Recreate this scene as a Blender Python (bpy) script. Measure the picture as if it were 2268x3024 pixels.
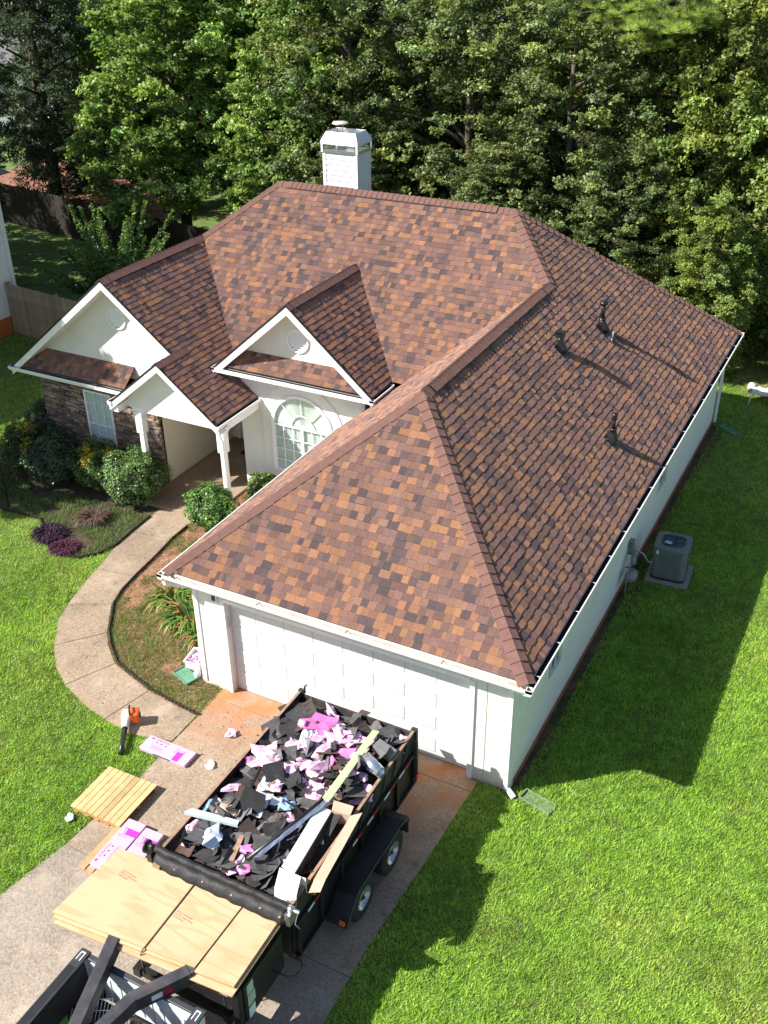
import bpy, math, random
import numpy as np
from mathutils import Vector, Matrix, Quaternion

random.seed(7); rng = np.random.default_rng(7)
SC = bpy.context.scene
COL = SC.collection
for o in list(bpy.data.objects): bpy.data.objects.remove(o)

# ------------------------------------------------------------------ camera, world, sun, exposure
CAM = np.array([10.4073, -12.1832, 13.2234]); YAW, PIT, ROL, FPX = 0.4838, 1.03, -0.0117, 3048.0
def Rz(a): return Matrix.Rotation(a, 3, 'Z')
RC = Rz(YAW) @ Matrix.Rotation(PIT, 3, 'X') @ Rz(ROL)
cam = bpy.data.objects.new('camera', bpy.data.cameras.new('camera')); COL.objects.link(cam)
cam.matrix_world = Matrix.Translation(Vector(CAM)) @ RC.to_4x4()
cam.data.sensor_fit = 'VERTICAL'; cam.data.sensor_height = 24; cam.data.lens = 24 * FPX / 3024
cam.data.clip_start = .1; cam.data.clip_end = 600
SC.camera = cam
SUN = Vector((-.91, -.77, 1.05)).normalized()          # towards the sun
EL = math.asin(SUN.z); AZ = math.atan2(SUN.x, SUN.y)
W_ = bpy.data.worlds.new('World'); SC.world = W_; W_.use_nodes = True
nt = W_.node_tree; bg = nt.nodes['Background']; sky = nt.nodes.new('ShaderNodeTexSky')
sky.sky_type = 'NISHITA'; sky.sun_disc = False; sky.sun_elevation = EL; sky.sun_rotation = AZ
nt.links.new(sky.outputs[0], bg.inputs[0]); bg.inputs[1].default_value = .08
sl = bpy.data.lights.new('sun', 'SUN'); sl.energy = 5.0; sl.angle = math.radians(.5); sl.color = (1, .955, .88)
so = bpy.data.objects.new('sun', sl); COL.objects.link(so); so.rotation_euler = SUN.to_track_quat('Z', 'Y').to_euler()
so.location = (-20, -20, 30)
SC.view_settings.view_transform = 'Standard'; SC.view_settings.look = 'None'
SC.view_settings.exposure = 1.0; SC.view_settings.gamma = 1; SC.view_settings.use_curve_mapping = False

# ------------------------------------------------------------------ materials
def srgb(r, g, b):
    f = lambda c: (c/255/12.92 if c/255 <= .04045 else ((c/255+.055)/1.055)**2.4)
    return (f(r), f(g), f(b), 1)
def mat(name, col, rough=.7, var=.12, scale=6., bump=0., bscale=60., metal=0., attr=None, spec=.5, col2=None, thresh=None, sheen=0., rdiff=0.):
    """procedural: base colour broken up by two noises (or by a per-piece tint attribute), with fine bump"""
    m = bpy.data.materials.new(name); m.use_nodes = True
    n = m.node_tree.nodes; l = m.node_tree.links; b = n['Principled BSDF']
    b.inputs['Roughness'].default_value = rough; b.inputs['Metallic'].default_value = metal
    b.inputs['Specular IOR Level'].default_value = spec
    if 'Diffuse Roughness' in b.inputs: b.inputs['Diffuse Roughness'].default_value = rdiff
    tc = n.new('ShaderNodeTexCoord')
    no = n.new('ShaderNodeTexNoise'); no.inputs['Scale'].default_value = scale; no.inputs['Detail'].default_value = 6
    l.new(tc.outputs['Object'], no.inputs['Vector'])
    c = n.new('ShaderNodeRGB'); c.outputs[0].default_value = (*col[:3], 1); src = c.outputs[0]
    if attr:
        a = n.new('ShaderNodeAttribute'); a.attribute_name = attr; src = a.outputs['Color']
    if col2 is not None:
        rp = n.new('ShaderNodeMapRange'); t = thresh or (.45, .6)
        rp.inputs['From Min'].default_value = t[0]; rp.inputs['From Max'].default_value = t[1]
        n2 = n.new('ShaderNodeTexNoise'); n2.inputs['Scale'].default_value = scale*.35; n2.inputs['Detail'].default_value = 8
        l.new(tc.outputs['Object'], n2.inputs['Vector']); l.new(n2.outputs[0], rp.inputs['Value'])
        mx = n.new('ShaderNodeMixRGB'); mx.inputs[2].default_value = (*col2[:3], 1)
        l.new(rp.outputs[0], mx.inputs[0]); l.new(src, mx.inputs[1]); src = mx.outputs[0]
    mr = n.new('ShaderNodeMapRange'); mr.inputs['From Min'].default_value = .3; mr.inputs['From Max'].default_value = .7
    mr.inputs['To Min'].default_value = 1-var; mr.inputs['To Max'].default_value = 1+var
    l.new(no.outputs[0], mr.inputs['Value'])
    mu = n.new('ShaderNodeVectorMath'); mu.operation = 'MULTIPLY'
    l.new(src, mu.inputs[0]); l.new(mr.outputs[0], mu.inputs[1]); l.new(mu.outputs[0], b.inputs['Base Color'])
    if bump:
        nb = n.new('ShaderNodeTexNoise'); nb.inputs['Scale'].default_value = bscale; nb.inputs['Detail'].default_value = 4
        l.new(tc.outputs['Object'], nb.inputs['Vector'])
        bp = n.new('ShaderNodeBump'); bp.inputs['Strength'].default_value = bump; bp.inputs['Distance'].default_value = .01
        l.new(nb.outputs[0], bp.inputs['Height']); l.new(bp.outputs[0], b.inputs['Normal'])
    return m
def leafmat(name, rough=.45, trans=.3):
    m = bpy.data.materials.new(name); m.use_nodes = True
    n = m.node_tree.nodes; l = m.node_tree.links; b = n['Principled BSDF']; out = n['Material Output']
    a = n.new('ShaderNodeAttribute'); a.attribute_name = 'tint'
    l.new(a.outputs['Color'], b.inputs['Base Color']); b.inputs['Roughness'].default_value = rough
    b.inputs['Specular IOR Level'].default_value = .35
    t = n.new('ShaderNodeBsdfTranslucent'); v = n.new('ShaderNodeVectorMath'); v.operation = 'MULTIPLY'
    v.inputs[1].default_value = (1.25, 1.35, .6); l.new(a.outputs['Color'], v.inputs[0]); l.new(v.outputs[0], t.inputs[0])
    mx = n.new('ShaderNodeMixShader'); mx.inputs[0].default_value = trans
    l.new(b.outputs[0], mx.inputs[1]); l.new(t.outputs[0], mx.inputs[2]); l.new(mx.outputs[0], out.inputs[0])
    return m
def glassmat(name, tint=(.93, .97, .96), fac=.2):
    m = bpy.data.materials.new(name); m.use_nodes = True
    n = m.node_tree.nodes; l = m.node_tree.links; out = n['Material Output']; n.remove(n['Principled BSDF'])
    t = n.new('ShaderNodeBsdfTransparent'); t.inputs[0].default_value = (*tint, 1)
    g = n.new('ShaderNodeBsdfGlossy'); g.inputs['Roughness'].default_value = .03
    lw = n.new('ShaderNodeLayerWeight'); lw.inputs[0].default_value = .5
    pw = n.new('ShaderNodeMath'); pw.operation = 'POWER'; pw.inputs[1].default_value = 4; l.new(lw.outputs['Facing'], pw.inputs[0])
    mx = n.new('ShaderNodeMixShader')
    ad = n.new('ShaderNodeMath'); ad.operation = 'MULTIPLY_ADD'; ad.inputs[1].default_value = .6; ad.inputs[2].default_value = fac*.2
    l.new(pw.outputs[0], ad.inputs[0]); l.new(ad.outputs[0], mx.inputs[0])
    l.new(t.outputs[0], mx.inputs[1]); l.new(g.outputs[0], mx.inputs[2]); l.new(mx.outputs[0], out.inputs[0])
    return m

M = {}
M['shingle'] = mat('shingle_granules', (.2, .12, .1), .95, .16, 40, .5, 420, attr='tint', spec=.15, rdiff=1.)
M['cap'] = mat('cap_granules', srgb(132, 100, 91), .95, .12, 9, .5, 420, spec=.15, rdiff=1.)
M['felt'] = mat('black_edge', (.012, .012, .013), .6)
M['deck'] = mat('roof_deck', (.05, .035, .03), .9)
M['stucco'] = mat('white_stucco', (.74, .73, .70), .9, .035, 2.2, .35, 45, col2=(.67, .635, .56), thresh=(.55, .8))
M['stucco_in'] = mat('cream_stucco', (.74, .68, .56), .9, .03, 2.0, .3, 45)
M['trim'] = mat('white_trim', (.82, .82, .81), .45, .03, 3)
M['door'] = mat('door_enamel', (.66, .66, .66), .4, .02, 3)
M['gutter_in'] = mat('gutter_trough', (.55, .48, .42), .7, .2, 5)
M['clay'] = mat('clay_base', (.30, .11, .05), .95, .25, 4, .4, 30)
M['stone'] = mat('ledge_stone', (.2, .15, .12), .9, .25, 14, .6, 60, attr='tint')
M['mortar'] = mat('stone_backing', (.035, .028, .024), .95)
M['glass'] = glassmat('window_glass')
M['blind'] = mat('pleated_shade', (.72, .76, .70), .8, .04, 5)
M['blindw'] = mat('slat_blind', (.76, .78, .78), .7, .04, 5)
M['dark_in'] = mat('dark_interior', (.05, .06, .075), .8)
M['blackpipe'] = mat('black_paint', (.016, .016, .017), .32, .3, 12)
M['galv'] = mat('galvanised_metal', (.62, .64, .66), .3, .12, 8, metal=.9)
M['soil'] = mat('lawn_soil', (.10, .16, .028), .95, .35, 3, .5, 30, col2=(.09, .075, .03), thresh=(.55, .7))
M['bed'] = mat('bed_straw', (.30, .175, .10), .95, .4, 9, .8, 50, col2=(.17, .10, .055), thresh=(.45, .6))
M['beddark'] = mat('bed_mulch', (.07, .045, .028), .95, .4, 9, .8, 50, col2=(.03, .03, .014), thresh=(.45, .6))
M['mulch'] = mat('red_mulch', (.25, .11, .075), .95, .4, 4, .8, 20)
M['edging'] = mat('edging_plastic', (.022, .017, .014), .6, .3, 12)
M['bark'] = mat('bark', (.085, .068, .05), .95, .35, 9, .8, 20)
M['leaf'] = leafmat('leaf'); M['blade'] = leafmat('grass_blade', .5, .35); M['needle'] = leafmat('pine_needle', .5, .35)
M['shrub'] = leafmat('shrub_leaf', .34, .15)
M['pine'] = mat('pine_boards', (.50, .33, .15), .8, .14, 5, .2, 40, attr=None)
M['boards'] = mat('pallet_boards', (.5, .33, .15), .8, .14, 7, .3, 60, attr='tint')
M['ply_edge'] = mat('plywood_edge', (.42, .24, .10), .8, .3, 20)
M['blacksteel'] = mat('black_steel', (.014, .014, .015), .42, .35, 5, .15, 30)
M['scuffed'] = mat('scuffed_black_steel', (.055, .053, .058), .5, .35, 6, .3, 25, col2=(.10, .07, .06), thresh=(.6, .75))
M['oldboard'] = mat('weathered_side_board', (.03, .028, .026), .85, .5, 7, .5, 30, col2=(.085, .07, .055), thresh=(.5, .7))
M['rimwood'] = mat('worn_rim_wood', (.30, .19, .12), .85, .25, 9, .3, 40)
M['rubber'] = mat('tyre_rubber', (.028, .025, .022), .85, .25, 12, .3, 60)
M['rim'] = mat('wheel_steel', (.55, .55, .54), .35, .1, 8, metal=.7)
M['orange'] = mat('orange_lens', (.75, .17, .03), .35)
M['red'] = mat('red_tape', (.55, .02, .02), .35)
M['white'] = mat('white_tape', (.78, .79, .8), .4)
M['tarp'] = mat('black_tarp', (.022, .022, .023), .6, .3, 20, .5, 22, spec=.3)
M['brass'] = mat('brass_ring', (.35, .26, .12), .35, metal=.8)
M['rope'] = mat('dark_rope', (.17, .12, .06), .8)
M['load'] = mat('shingle_rubble', (.030, .027, .026), .9, .5, 12, .8, 20, col2=(.05, .03, .025))
M['scrap'] = mat('torn_shingle', (.05, .05, .05), .9, .3, 10, .6, 200, attr='tint', rdiff=.6)
M['pinkwrap'] = mat('pink_wrap', (.74, .42, .58), .33, .25, 14, .35, 25, col2=(.85, .55, .75), thresh=(.45, .55), spec=.6)
M['hotpink'] = mat('magenta_wrap', (.76, .20, .50), .35, .2, 12, .3, 25)
M['packpink'] = mat('pack_pink', (.62, .39, .60), .35, .03, 6, .12, 14)
M['magenta'] = mat('print_magenta', (.80, .04, .46), .4, .05)
M['navy'] = mat('print_navy', (.05, .035, .16), .5)
M['ink'] = mat('print_ink', (.12, .1, .14), .6)
M['plyink'] = mat('stamp_ink', (.16, .09, .04), .8)
M['kraft'] = mat('cardboard', (.42, .295, .215), .85, .06, 6)
M['cardwhite'] = mat('white_card', (.76, .78, .80), .6, .03, 4)
M['paper'] = mat('grey_paper', (.58, .62, .68), .5, .1, 18, .2, 20)
M['foil'] = mat('aluminium_sheet', (.78, .80, .84), .22, .1, 8, metal=.9)
M['lime'] = mat('lime_strip', (.42, .62, .28), .7, .06, 8)
M['blue'] = mat('blue_plastic', (.22, .38, .62), .35, .2, 10)
M['bag'] = mat('carrier_bag', (.60, .70, .78), .3, .12, 14, .5, 18)
M['acgrey'] = mat('unit_grey', (.15, .175, .18), .5, .1, 5)
M['acdark'] = mat('unit_dark', (.015, .02, .03), .5)
M['paleblue'] = mat('fan_label', (.42, .50, .60), .5)
M['pad'] = mat('concrete_pad', (.27, .25, .22), .9, .15, 9, .3, 50)
M['meter'] = mat('meter_grey', (.19, .22, .22), .5, .2, 9)
M['fence'] = mat('fence_board', (.20, .155, .115), .9, .2, 6, .4, 40, attr='tint')
M['siding'] = mat('white_siding', (.74, .76, .78), .6, .03, 3)
M['siding_grey'] = mat('chimney_siding', (.76, .77, .78), .55, .03, 3)
M['foundation'] = mat('orange_brick_base', (.42, .12, .03), .9, .2, 10, .3, 40)
M['farroof'] = mat('grey_roof', (.16, .155, .16), .9, .15, 6)
M['truckwhite'] = mat('truck_white', (.70, .76, .78), .25, .02, 3)
M['liner'] = mat('black_liner', (.02, .02, .022), .5, .2, 6)
M['railcap'] = mat('rail_cap', (.045, .045, .05), .45, .2, 6)
M['green_plastic'] = mat('green_plastic', (.12, .27, .18), .45, .1, 8)
M['splash'] = mat('splash_block', (.14, .20, .10), .8, .2, 8)
M['tub'] = mat('clear_tub', (.66, .66, .70), .3, .08, 8)
M['sawred'] = mat('saw_orange', (.75, .12, .025), .35)
M['black_plastic'] = mat('black_plastic', (.02, .02, .022), .35)
M['lightgrey'] = mat('pale_cloth', (.60, .58, .60), .8, .15, 9, .5, 10)
M['sticker'] = mat('sticker', (.50, .56, .50), .5)
M['stickergreen'] = mat('green_sticker', (.12, .42, .06), .5)
M['mat_dark'] = mat('doormat', (.02, .018, .016), .95)

def splashdirt(m, z1=.55, col=(.42, .25, .14)):
    n = m.node_tree.nodes; l = m.node_tree.links; b = n['Principled BSDF']; src = b.inputs['Base Color'].links[0].from_socket
    g = n.new('ShaderNodeNewGeometry'); sx = n.new('ShaderNodeSeparateXYZ'); l.new(g.outputs['Position'], sx.inputs[0])
    no = n.new('ShaderNodeTexNoise'); no.inputs['Scale'].default_value = 3.; no.inputs['Detail'].default_value = 7; l.new(g.outputs['Position'], no.inputs['Vector'])
    r = n.new('ShaderNodeMapRange'); l.new(sx.outputs['Z'], r.inputs['Value']); r.inputs['From Min'].default_value = z1; r.inputs['From Max'].default_value = 0; r.inputs['To Max'].default_value = 1
    p = n.new('ShaderNodeMath'); p.operation = 'POWER'; p.inputs[1].default_value = 2.2; l.new(r.outputs[0], p.inputs[0])
    k = n.new('ShaderNodeMath'); k.operation = 'MULTIPLY'; l.new(p.outputs[0], k.inputs[0]); l.new(no.outputs[0], k.inputs[1])
    mx = n.new('ShaderNodeMixRGB'); l.new(k.outputs[0], mx.inputs[0]); l.new(src, mx.inputs[1]); mx.inputs[2].default_value = (*col, 1); l.new(mx.outputs[0], b.inputs['Base Color'])
splashdirt(M['stucco'])
def concrete(name, base, dark, clay=None):
    """exposed-aggregate concrete with stains; clay = (y0, y1): red-clay wash fading away from the garage door"""
    m = bpy.data.materials.new(name); m.use_nodes = True
    n = m.node_tree.nodes; l = m.node_tree.links; b = n['Principled BSDF']; b.inputs['Roughness'].default_value = .9
    b.inputs['Specular IOR Level'].default_value = .2
    tc = n.new('ShaderNodeTexCoord')
    def noise(s, d=6, ro=.5):
        x = n.new('ShaderNodeTexNoise'); x.inputs['Scale'].default_value = s; x.inputs['Detail'].default_value = d
        x.inputs['Roughness'].default_value = ro; l.new(tc.outputs['Object'], x.inputs['Vector']); return x.outputs[0]
    def rng_(o, a, b_, c, d):
        r = n.new('ShaderNodeMapRange'); l.new(o, r.inputs['Value'])
        for k, v in zip(('From Min', 'From Max', 'To Min', 'To Max'), (a, b_, c, d)): r.inputs[k].default_value = v
        return r.outputs[0]
    def mix(f, a, b_):
        x = n.new('ShaderNodeMixRGB'); l.new(f, x.inputs[0])
        for i, q in ((1, a), (2, b_)):
            if isinstance(q, tuple): x.inputs[i].default_value = (*q[:3], 1)
            else: l.new(q, x.inputs[i])
        return x.outputs[0]
    c = mix(rng_(noise(.9, 8), .4, .68, 0, 1), base, dark)
    vo = n.new('ShaderNodeTexVoronoi'); vo.inputs['Scale'].default_value = 42; l.new(tc.outputs['Object'], vo.inputs['Vector'])
    hs = n.new('ShaderNodeSeparateColor'); l.new(vo.outputs['Color'], hs.inputs[0])
    c = mix(rng_(hs.outputs[0], .5, 1, 0, .55), c, (.46, .37, .28))
    c = mix(rng_(hs.outputs[1], .6, 1, 0, .5), c, (.13, .10, .085))
    c = mix(rng_(noise(3.5, 8, .7), .57, .72, 0, .65), c, (.10, .08, .065))
    c = mix(rng_(noise(.55, 9, .65), .50, .66, 0, .45), c, (.15, .115, .085))
    c = mix(rng_(noise(1.3, 8, .6), .34, .46, .35, 0), c, (.50, .42, .33))
    if clay:
        sx = n.new('ShaderNodeSeparateXYZ'); l.new(tc.outputs['Object'], sx.inputs[0])
        g = rng_(sx.outputs['Y'], clay[0], clay[1], 0, 1)
        mm = n.new('ShaderNodeMath'); mm.operation = 'MULTIPLY'; l.new(g, mm.inputs[0]); l.new(rng_(noise(2.2, 8, .6), .38, .62, .10, 1), mm.inputs[1])
        c = mix(mm.outputs[0], c, (.46, .17, .06))
    l.new(c, b.inputs['Base Color'])
    bp = n.new('ShaderNodeBump'); bp.inputs['Strength'].default_value = .35; bp.inputs['Distance'].default_value = .006
    l.new(vo.outputs['Distance'], bp.inputs['Height']); l.new(bp.outputs[0], b.inputs['Normal'])
    return m
M['drive'] = concrete('driveway_concrete', (.35, .26, .185), (.26, .195, .14), (-1.7, .1))
M['drive2'] = concrete('driveway_concrete_old', (.32, .27, .22), (.23, .19, .16))
M['walk'] = concrete('walkway_concrete', (.33, .245, .17), (.24, .18, .125))
M['porchc'] = concrete('porch_concrete', (.36, .25, .16), (.25, .17, .11))

def plymat(name, seed):
    m = bpy.data.materials.new(name); m.use_nodes = True
    n = m.node_tree.nodes; l = m.node_tree.links; b = n['Principled BSDF']; b.inputs['Roughness'].default_value = .75
    tc = n.new('ShaderNodeTexCoord'); mp = n.new('ShaderNodeMapping'); mp.inputs['Location'].default_value = (seed*3.1, seed, 0)
    mp.inputs['Scale'].default_value = (.35, 1.6, 1); l.new(tc.outputs['Object'], mp.inputs[0])
    no = n.new('ShaderNodeTexNoise'); no.inputs['Scale'].default_value = 1.6; no.inputs['Detail'].default_value = 3; l.new(mp.outputs[0], no.inputs['Vector'])
    mu = n.new('ShaderNodeMath'); mu.operation = 'MULTIPLY'; mu.inputs[1].default_value = 34; l.new(no.outputs[0], mu.inputs[0])
    si = n.new('ShaderNodeMath'); si.operation = 'SINE'; l.new(mu.outputs[0], si.inputs[0])
    mr = n.new('ShaderNodeMapRange'); mr.inputs['From Min'].default_value = .2; mr.inputs['To Max'].default_value = .6; l.new(si.outputs[0], mr.inputs['Value'])
    mx = n.new('ShaderNodeMixRGB'); mx.inputs[1].default_value = (.53, .385, .225, 1); mx.inputs[2].default_value = (.43, .28, .14, 1)
    l.new(mr.outputs[0], mx.inputs[0])
    n2 = n.new('ShaderNodeTexNoise'); n2.inputs['Scale'].default_value = 1.3; n2.inputs['Detail'].default_value = 5; l.new(tc.outputs['Object'], n2.inputs['Vector'])
    r2 = n.new('ShaderNodeMapRange'); r2.inputs['From Min'].default_value = .52; r2.inputs['From Max'].default_value = .75; r2.inputs['To Max'].default_value = .6; l.new(n2.outputs[0], r2.inputs['Value'])
    m2 = n.new('ShaderNodeMixRGB'); m2.inputs[2].default_value = (.42, .28, .135, 1); l.new(r2.outputs[0], m2.inputs[0]); l.new(mx.outputs[0], m2.inputs[1])
    l.new(m2.outputs[0], b.inputs['Base Color']); return m

# ------------------------------------------------------------------ mesh helpers
def tag(o, label=None, cat=None, group=None, kind=None):
    for k, v in (('label', label), ('category', cat), ('group', group), ('kind', kind)):
        if v: o[k] = v
    return o
def thing(name, loc, label, cat, group=None, rz=0.):
    o = bpy.data.objects.new(name, None); COL.objects.link(o); o.location = loc; o.rotation_euler = (0, 0, rz)
    o.empty_display_size = .2
    return tag(o, label, cat, group)
def lk(name, me, parent=None, loc=(0, 0, 0), world=True):
    """link mesh object; geometry given in world space is shifted when the parent sits elsewhere"""
    o = bpy.data.objects.new(name, me); COL.objects.link(o)
    if parent is not None:
        o.parent = parent
        if world: o.matrix_parent_inverse = wm(parent).inverted()
    o.location = loc
    return o
def wm(o):
    m = Matrix.Translation(o.location) @ o.rotation_euler.to_matrix().to_4x4() @ Matrix.Diagonal((*o.scale, 1))
    return m if o.parent is None else wm(o.parent) @ o.matrix_parent_inverse @ m
class MB:
    def __init__(s): s.v = []; s.f = []; s.m = []; s.c = []; s.sm = []
    def add(s, vs, fs, mi=0, col=None, smooth=False):
        b = len(s.v); s.v += [tuple(p) for p in vs]
        for f in fs: s.f.append(tuple(i+b for i in f)); s.m.append(mi); s.sm.append(smooth)
        s.c += [col or (1, 1, 1, 1)]*len(vs); return s
    def box(s, x0, x1, y0, y1, z0, z1, mi=0, col=None):
        vs = [(x, y, z) for z in (z0, z1) for y in (y0, y1) for x in (x0, x1)]
        return s.add(vs, [(0, 2, 3, 1), (4, 5, 7, 6), (0, 1, 5, 4), (2, 6, 7, 3), (0, 4, 6, 2), (1, 3, 7, 5)], mi, col)
    def obox(s, c, size, R, mi=0, col=None):
        hx, hy, hz = size[0]/2, size[1]/2, size[2]/2; c = Vector(c)
        vs = [c + R @ Vector((x, y, z)) for z in (-hz, hz) for y in (-hy, hy) for x in (-hx, hx)]
        return s.add(vs, [(0, 2, 3, 1), (4, 5, 7, 6), (0, 1, 5, 4), (2, 6, 7, 3), (0, 4, 6, 2), (1, 3, 7, 5)], mi, col)
    def beam(s, a, b, w, h, mi=0, up=(0, 0, 1), col=None):
        a, b = Vector(a), Vector(b); d = (b-a); L = d.length; d.normalize(); up = Vector(up)
        x = d.cross(up).normalized(); z = x.cross(d)
        R = Matrix((x, d, z)).transposed(); return s.obox((a+b)/2, (w, L, h), R, mi, col)
    def prism(s, pts, z0, z1, mi=0, col=None):
        n = len(pts); vs = [(*p[:2], z0) for p in pts] + [(*p[:2], z1) for p in pts]
        fs = [tuple(range(n-1, -1, -1)), tuple(range(n, 2*n))] + [(i, (i+1) % n, n+(i+1) % n, n+i) for i in range(n)]
        return s.add(vs, fs, mi, col)
    def extr(s, pts, off, mi=0, col=None):
        """polygon in 3D extruded by vector"""
        n = len(pts); off = Vector(off); P = [Vector(p) for p in pts]
        vs = P + [p+off for p in P]
        fs = [tuple(range(n)), tuple(range(2*n-1, n-1, -1))] + [(i, n+i, n+(i+1) % n, (i+1) % n) for i in range(n)]
        return s.add(vs, fs, mi, col)
    def tube(s, path, r, n=8, mi=0, caps=True, col=None):
        P = [Vector(p) for p in path]; rs = r if isinstance(r, (list, tuple)) else [r]*len(P)
        vs = []; prev = None
        for i, p in enumerate(P):
            d = (P[min(i+1, len(P)-1)] - P[max(i-1, 0)]).normalized()
            u = d.orthogonal().normalized() if prev is None else (prev - d*prev.dot(d)).normalized()
            prev = u; w = d.cross(u)
            for k in range(n):
                a = 2*math.pi*k/n; vs.append(p + (u*math.cos(a) + w*math.sin(a))*rs[i])
        fs = [(i*n+k, i*n+(k+1) % n, (i+1)*n+(k+1) % n, (i+1)*n+k) for i in range(len(P)-1) for k in range(n)]
        s.add(vs, fs, mi, col, True)
        if caps:
            b = len(s.v)-len(vs)
            s.f.append(tuple(b+k for k in range(n-1, -1, -1))); s.m.append(mi); s.sm.append(False)
            s.f.append(tuple(b+(len(P)-1)*n+k for k in range(n))); s.m.append(mi); s.sm.append(False)
        return s
    def lathe(s, prof, c, axis=(0, 0, 1), n=20, mi=0, sm=True):
        ax = Vector(axis).normalized(); u = ax.orthogonal().normalized(); w = ax.cross(u); c = Vector(c)
        vs = [c + ax*h + (u*math.cos(2*math.pi*k/n) + w*math.sin(2*math.pi*k/n))*r for r, h in prof for k in range(n)]
        fs = [(i*n+k, i*n+(k+1) % n, (i+1)*n+(k+1) % n, (i+1)*n+k) for i in range(len(prof)-1) for k in range(n)]
        return s.add(vs, fs, mi, None, sm)
    def mesh(s, name, mats, tint=False):
        me = bpy.data.meshes.new(name); me.from_pydata(s.v, [], s.f)
        for m in (mats if isinstance(mats, (list, tuple)) else [mats]): me.materials.append(m)
        me.polygons.foreach_set('material_index', s.m); me.polygons.foreach_set('use_smooth', s.sm)
        if tint:
            a = me.attributes.new('tint', 'FLOAT_COLOR', 'POINT'); a.data.foreach_set('color', np.array(s.c, 'f').ravel())
        me.update(); return me
    def obj(s, name, mats, parent=None, tint=False): return lk(name, s.mesh(name, mats, tint), parent)
def bevel(o, w=.01, seg=2):
    b = o.modifiers.new('bevel', 'BEVEL'); b.width = w; b.segments = seg; b.limit_method = 'ANGLE'; return o
def recalc(me):
    import bmesh
    bm = bmesh.new(); bm.from_mesh(me); bmesh.ops.recalc_face_normals(bm, faces=bm.faces); bm.to_mesh(me); bm.free()
def fastmesh(name, V, nv, m, tint):
    """V (n*nv,3): n polygons of nv verts each; tint (n,3)"""
    n = len(V)//nv; me = bpy.data.meshes.new(name); me.vertices.add(n*nv); me.vertices.foreach_set('co', V.astype('f').ravel())
    me.loops.add(n*nv); me.loops.foreach_set('vertex_index', np.arange(n*nv, dtype='i'))
    me.polygons.add(n); me.polygons.foreach_set('loop_start', np.arange(0, n*nv, nv, dtype='i'))
    me.polygons.foreach_set('loop_total', np.full(n, nv, 'i'))
    me.materials.append(m); me.update(calc_edges=True)
    c = np.ones((n*nv, 4), 'f'); c[:, :3] = np.repeat(tint, nv, 0)
    a = me.attributes.new('tint', 'FLOAT_COLOR', 'POINT'); a.data.foreach_set('color', c.ravel())
    return me
RCn = np.array(RC)
def project(P):
    q = (P-CAM) @ RCn; return np.stack([1134+FPX*q[:, 0]/-q[:, 2], 1512-FPX*q[:, 1]/-q[:, 2]], 1), -q[:, 2]
def inpoly(x, y, poly):
    r = np.zeros(len(x), bool); n = len(poly)
    for i in range(n):
        x0, y0 = poly[i]; x1, y1 = poly[(i+1) % n]
        c = ((y0 > y) != (y1 > y)) & (x < (x1-x0)*(y-y0)/(y1-y0+1e-12)+x0); r ^= c
    return r
def dist_cam(p): return (Vector(p)-Vector(CAM)).length

# ------------------------------------------------------------------ house dimensions (metres, garage front-left corner at the origin)
Wd, OV, HE, PI_, LD, YR, XG = 6.353, .4125, 2.675, .8027, 15.825, 11.22, -4.894
OF = .458; XLE, YI, XLG = -9.911, 5.60, -6.405
HW = HE+(Wd/2+OV)*PI_; HM = HE+(LD+OV-YR)*PI_; XF = Wd+OV-(LD+OV-YR); XR = 2*XLG-XLE
GT = .11                                    # gutter width taken off the eave

# ================================================================== GROUND
bmg = MB().box(-160, 160, -60, 260, -.5, 0).obj('ground', M['soil']); tag(bmg, kind='structure')
DRV_L = [(.455, .14), (.47, -.86), (.47, -1.64), (.50, -2.58), (.37, -4.3), (.15, -5.56), (.0, -7.5), (0, -14)]
DRV_R = [(5.80, .14), (5.78, -.04), (5.75, -1.48), (5.64, -3.8), (5.66, -5.09), (5.7, -7.5), (5.7, -14)]
def interp(path, y):
    ys = [p[1] for p in path]; xs = [p[0] for p in path]
    return float(np.interp(-y, [-v for v in ys], xs))
drv = bpy.data.objects.new('driveway', None); COL.objects.link(drv); tag(drv, kind='structure')
jy = [-.31, -4.33, -8.4, -14]
top = .02
yy = .14
for i, y1 in enumerate(jy):
    mid = [p[1] for p in DRV_L+DRV_R if y1 < p[1] < yy]
    ysL = sorted({yy-.006, y1+.006} | {p[1] for p in DRV_L if y1 < p[1] < yy}, reverse=True)
    ysR = sorted({yy-.006, y1+.006} | {p[1] for p in DRV_R if y1 < p[1] < yy})
    if i == 0: pts = [(.70, yy), (.70, 0), (.455, -.02), (.455, y1+.006), (5.79, y1+.006), (5.79, -.04), (5.57, -.04), (5.57, yy)]
    else: pts = [(interp(DRV_L, y), y) for y in ysL] + [(interp(DRV_R, y), y) for y in ysR]
    MB().prism(pts[::-1], -.1, top-.001*i).obj('slab', M['drive'] if i < 2 else M['drive2'], drv)
    yy = y1
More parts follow.
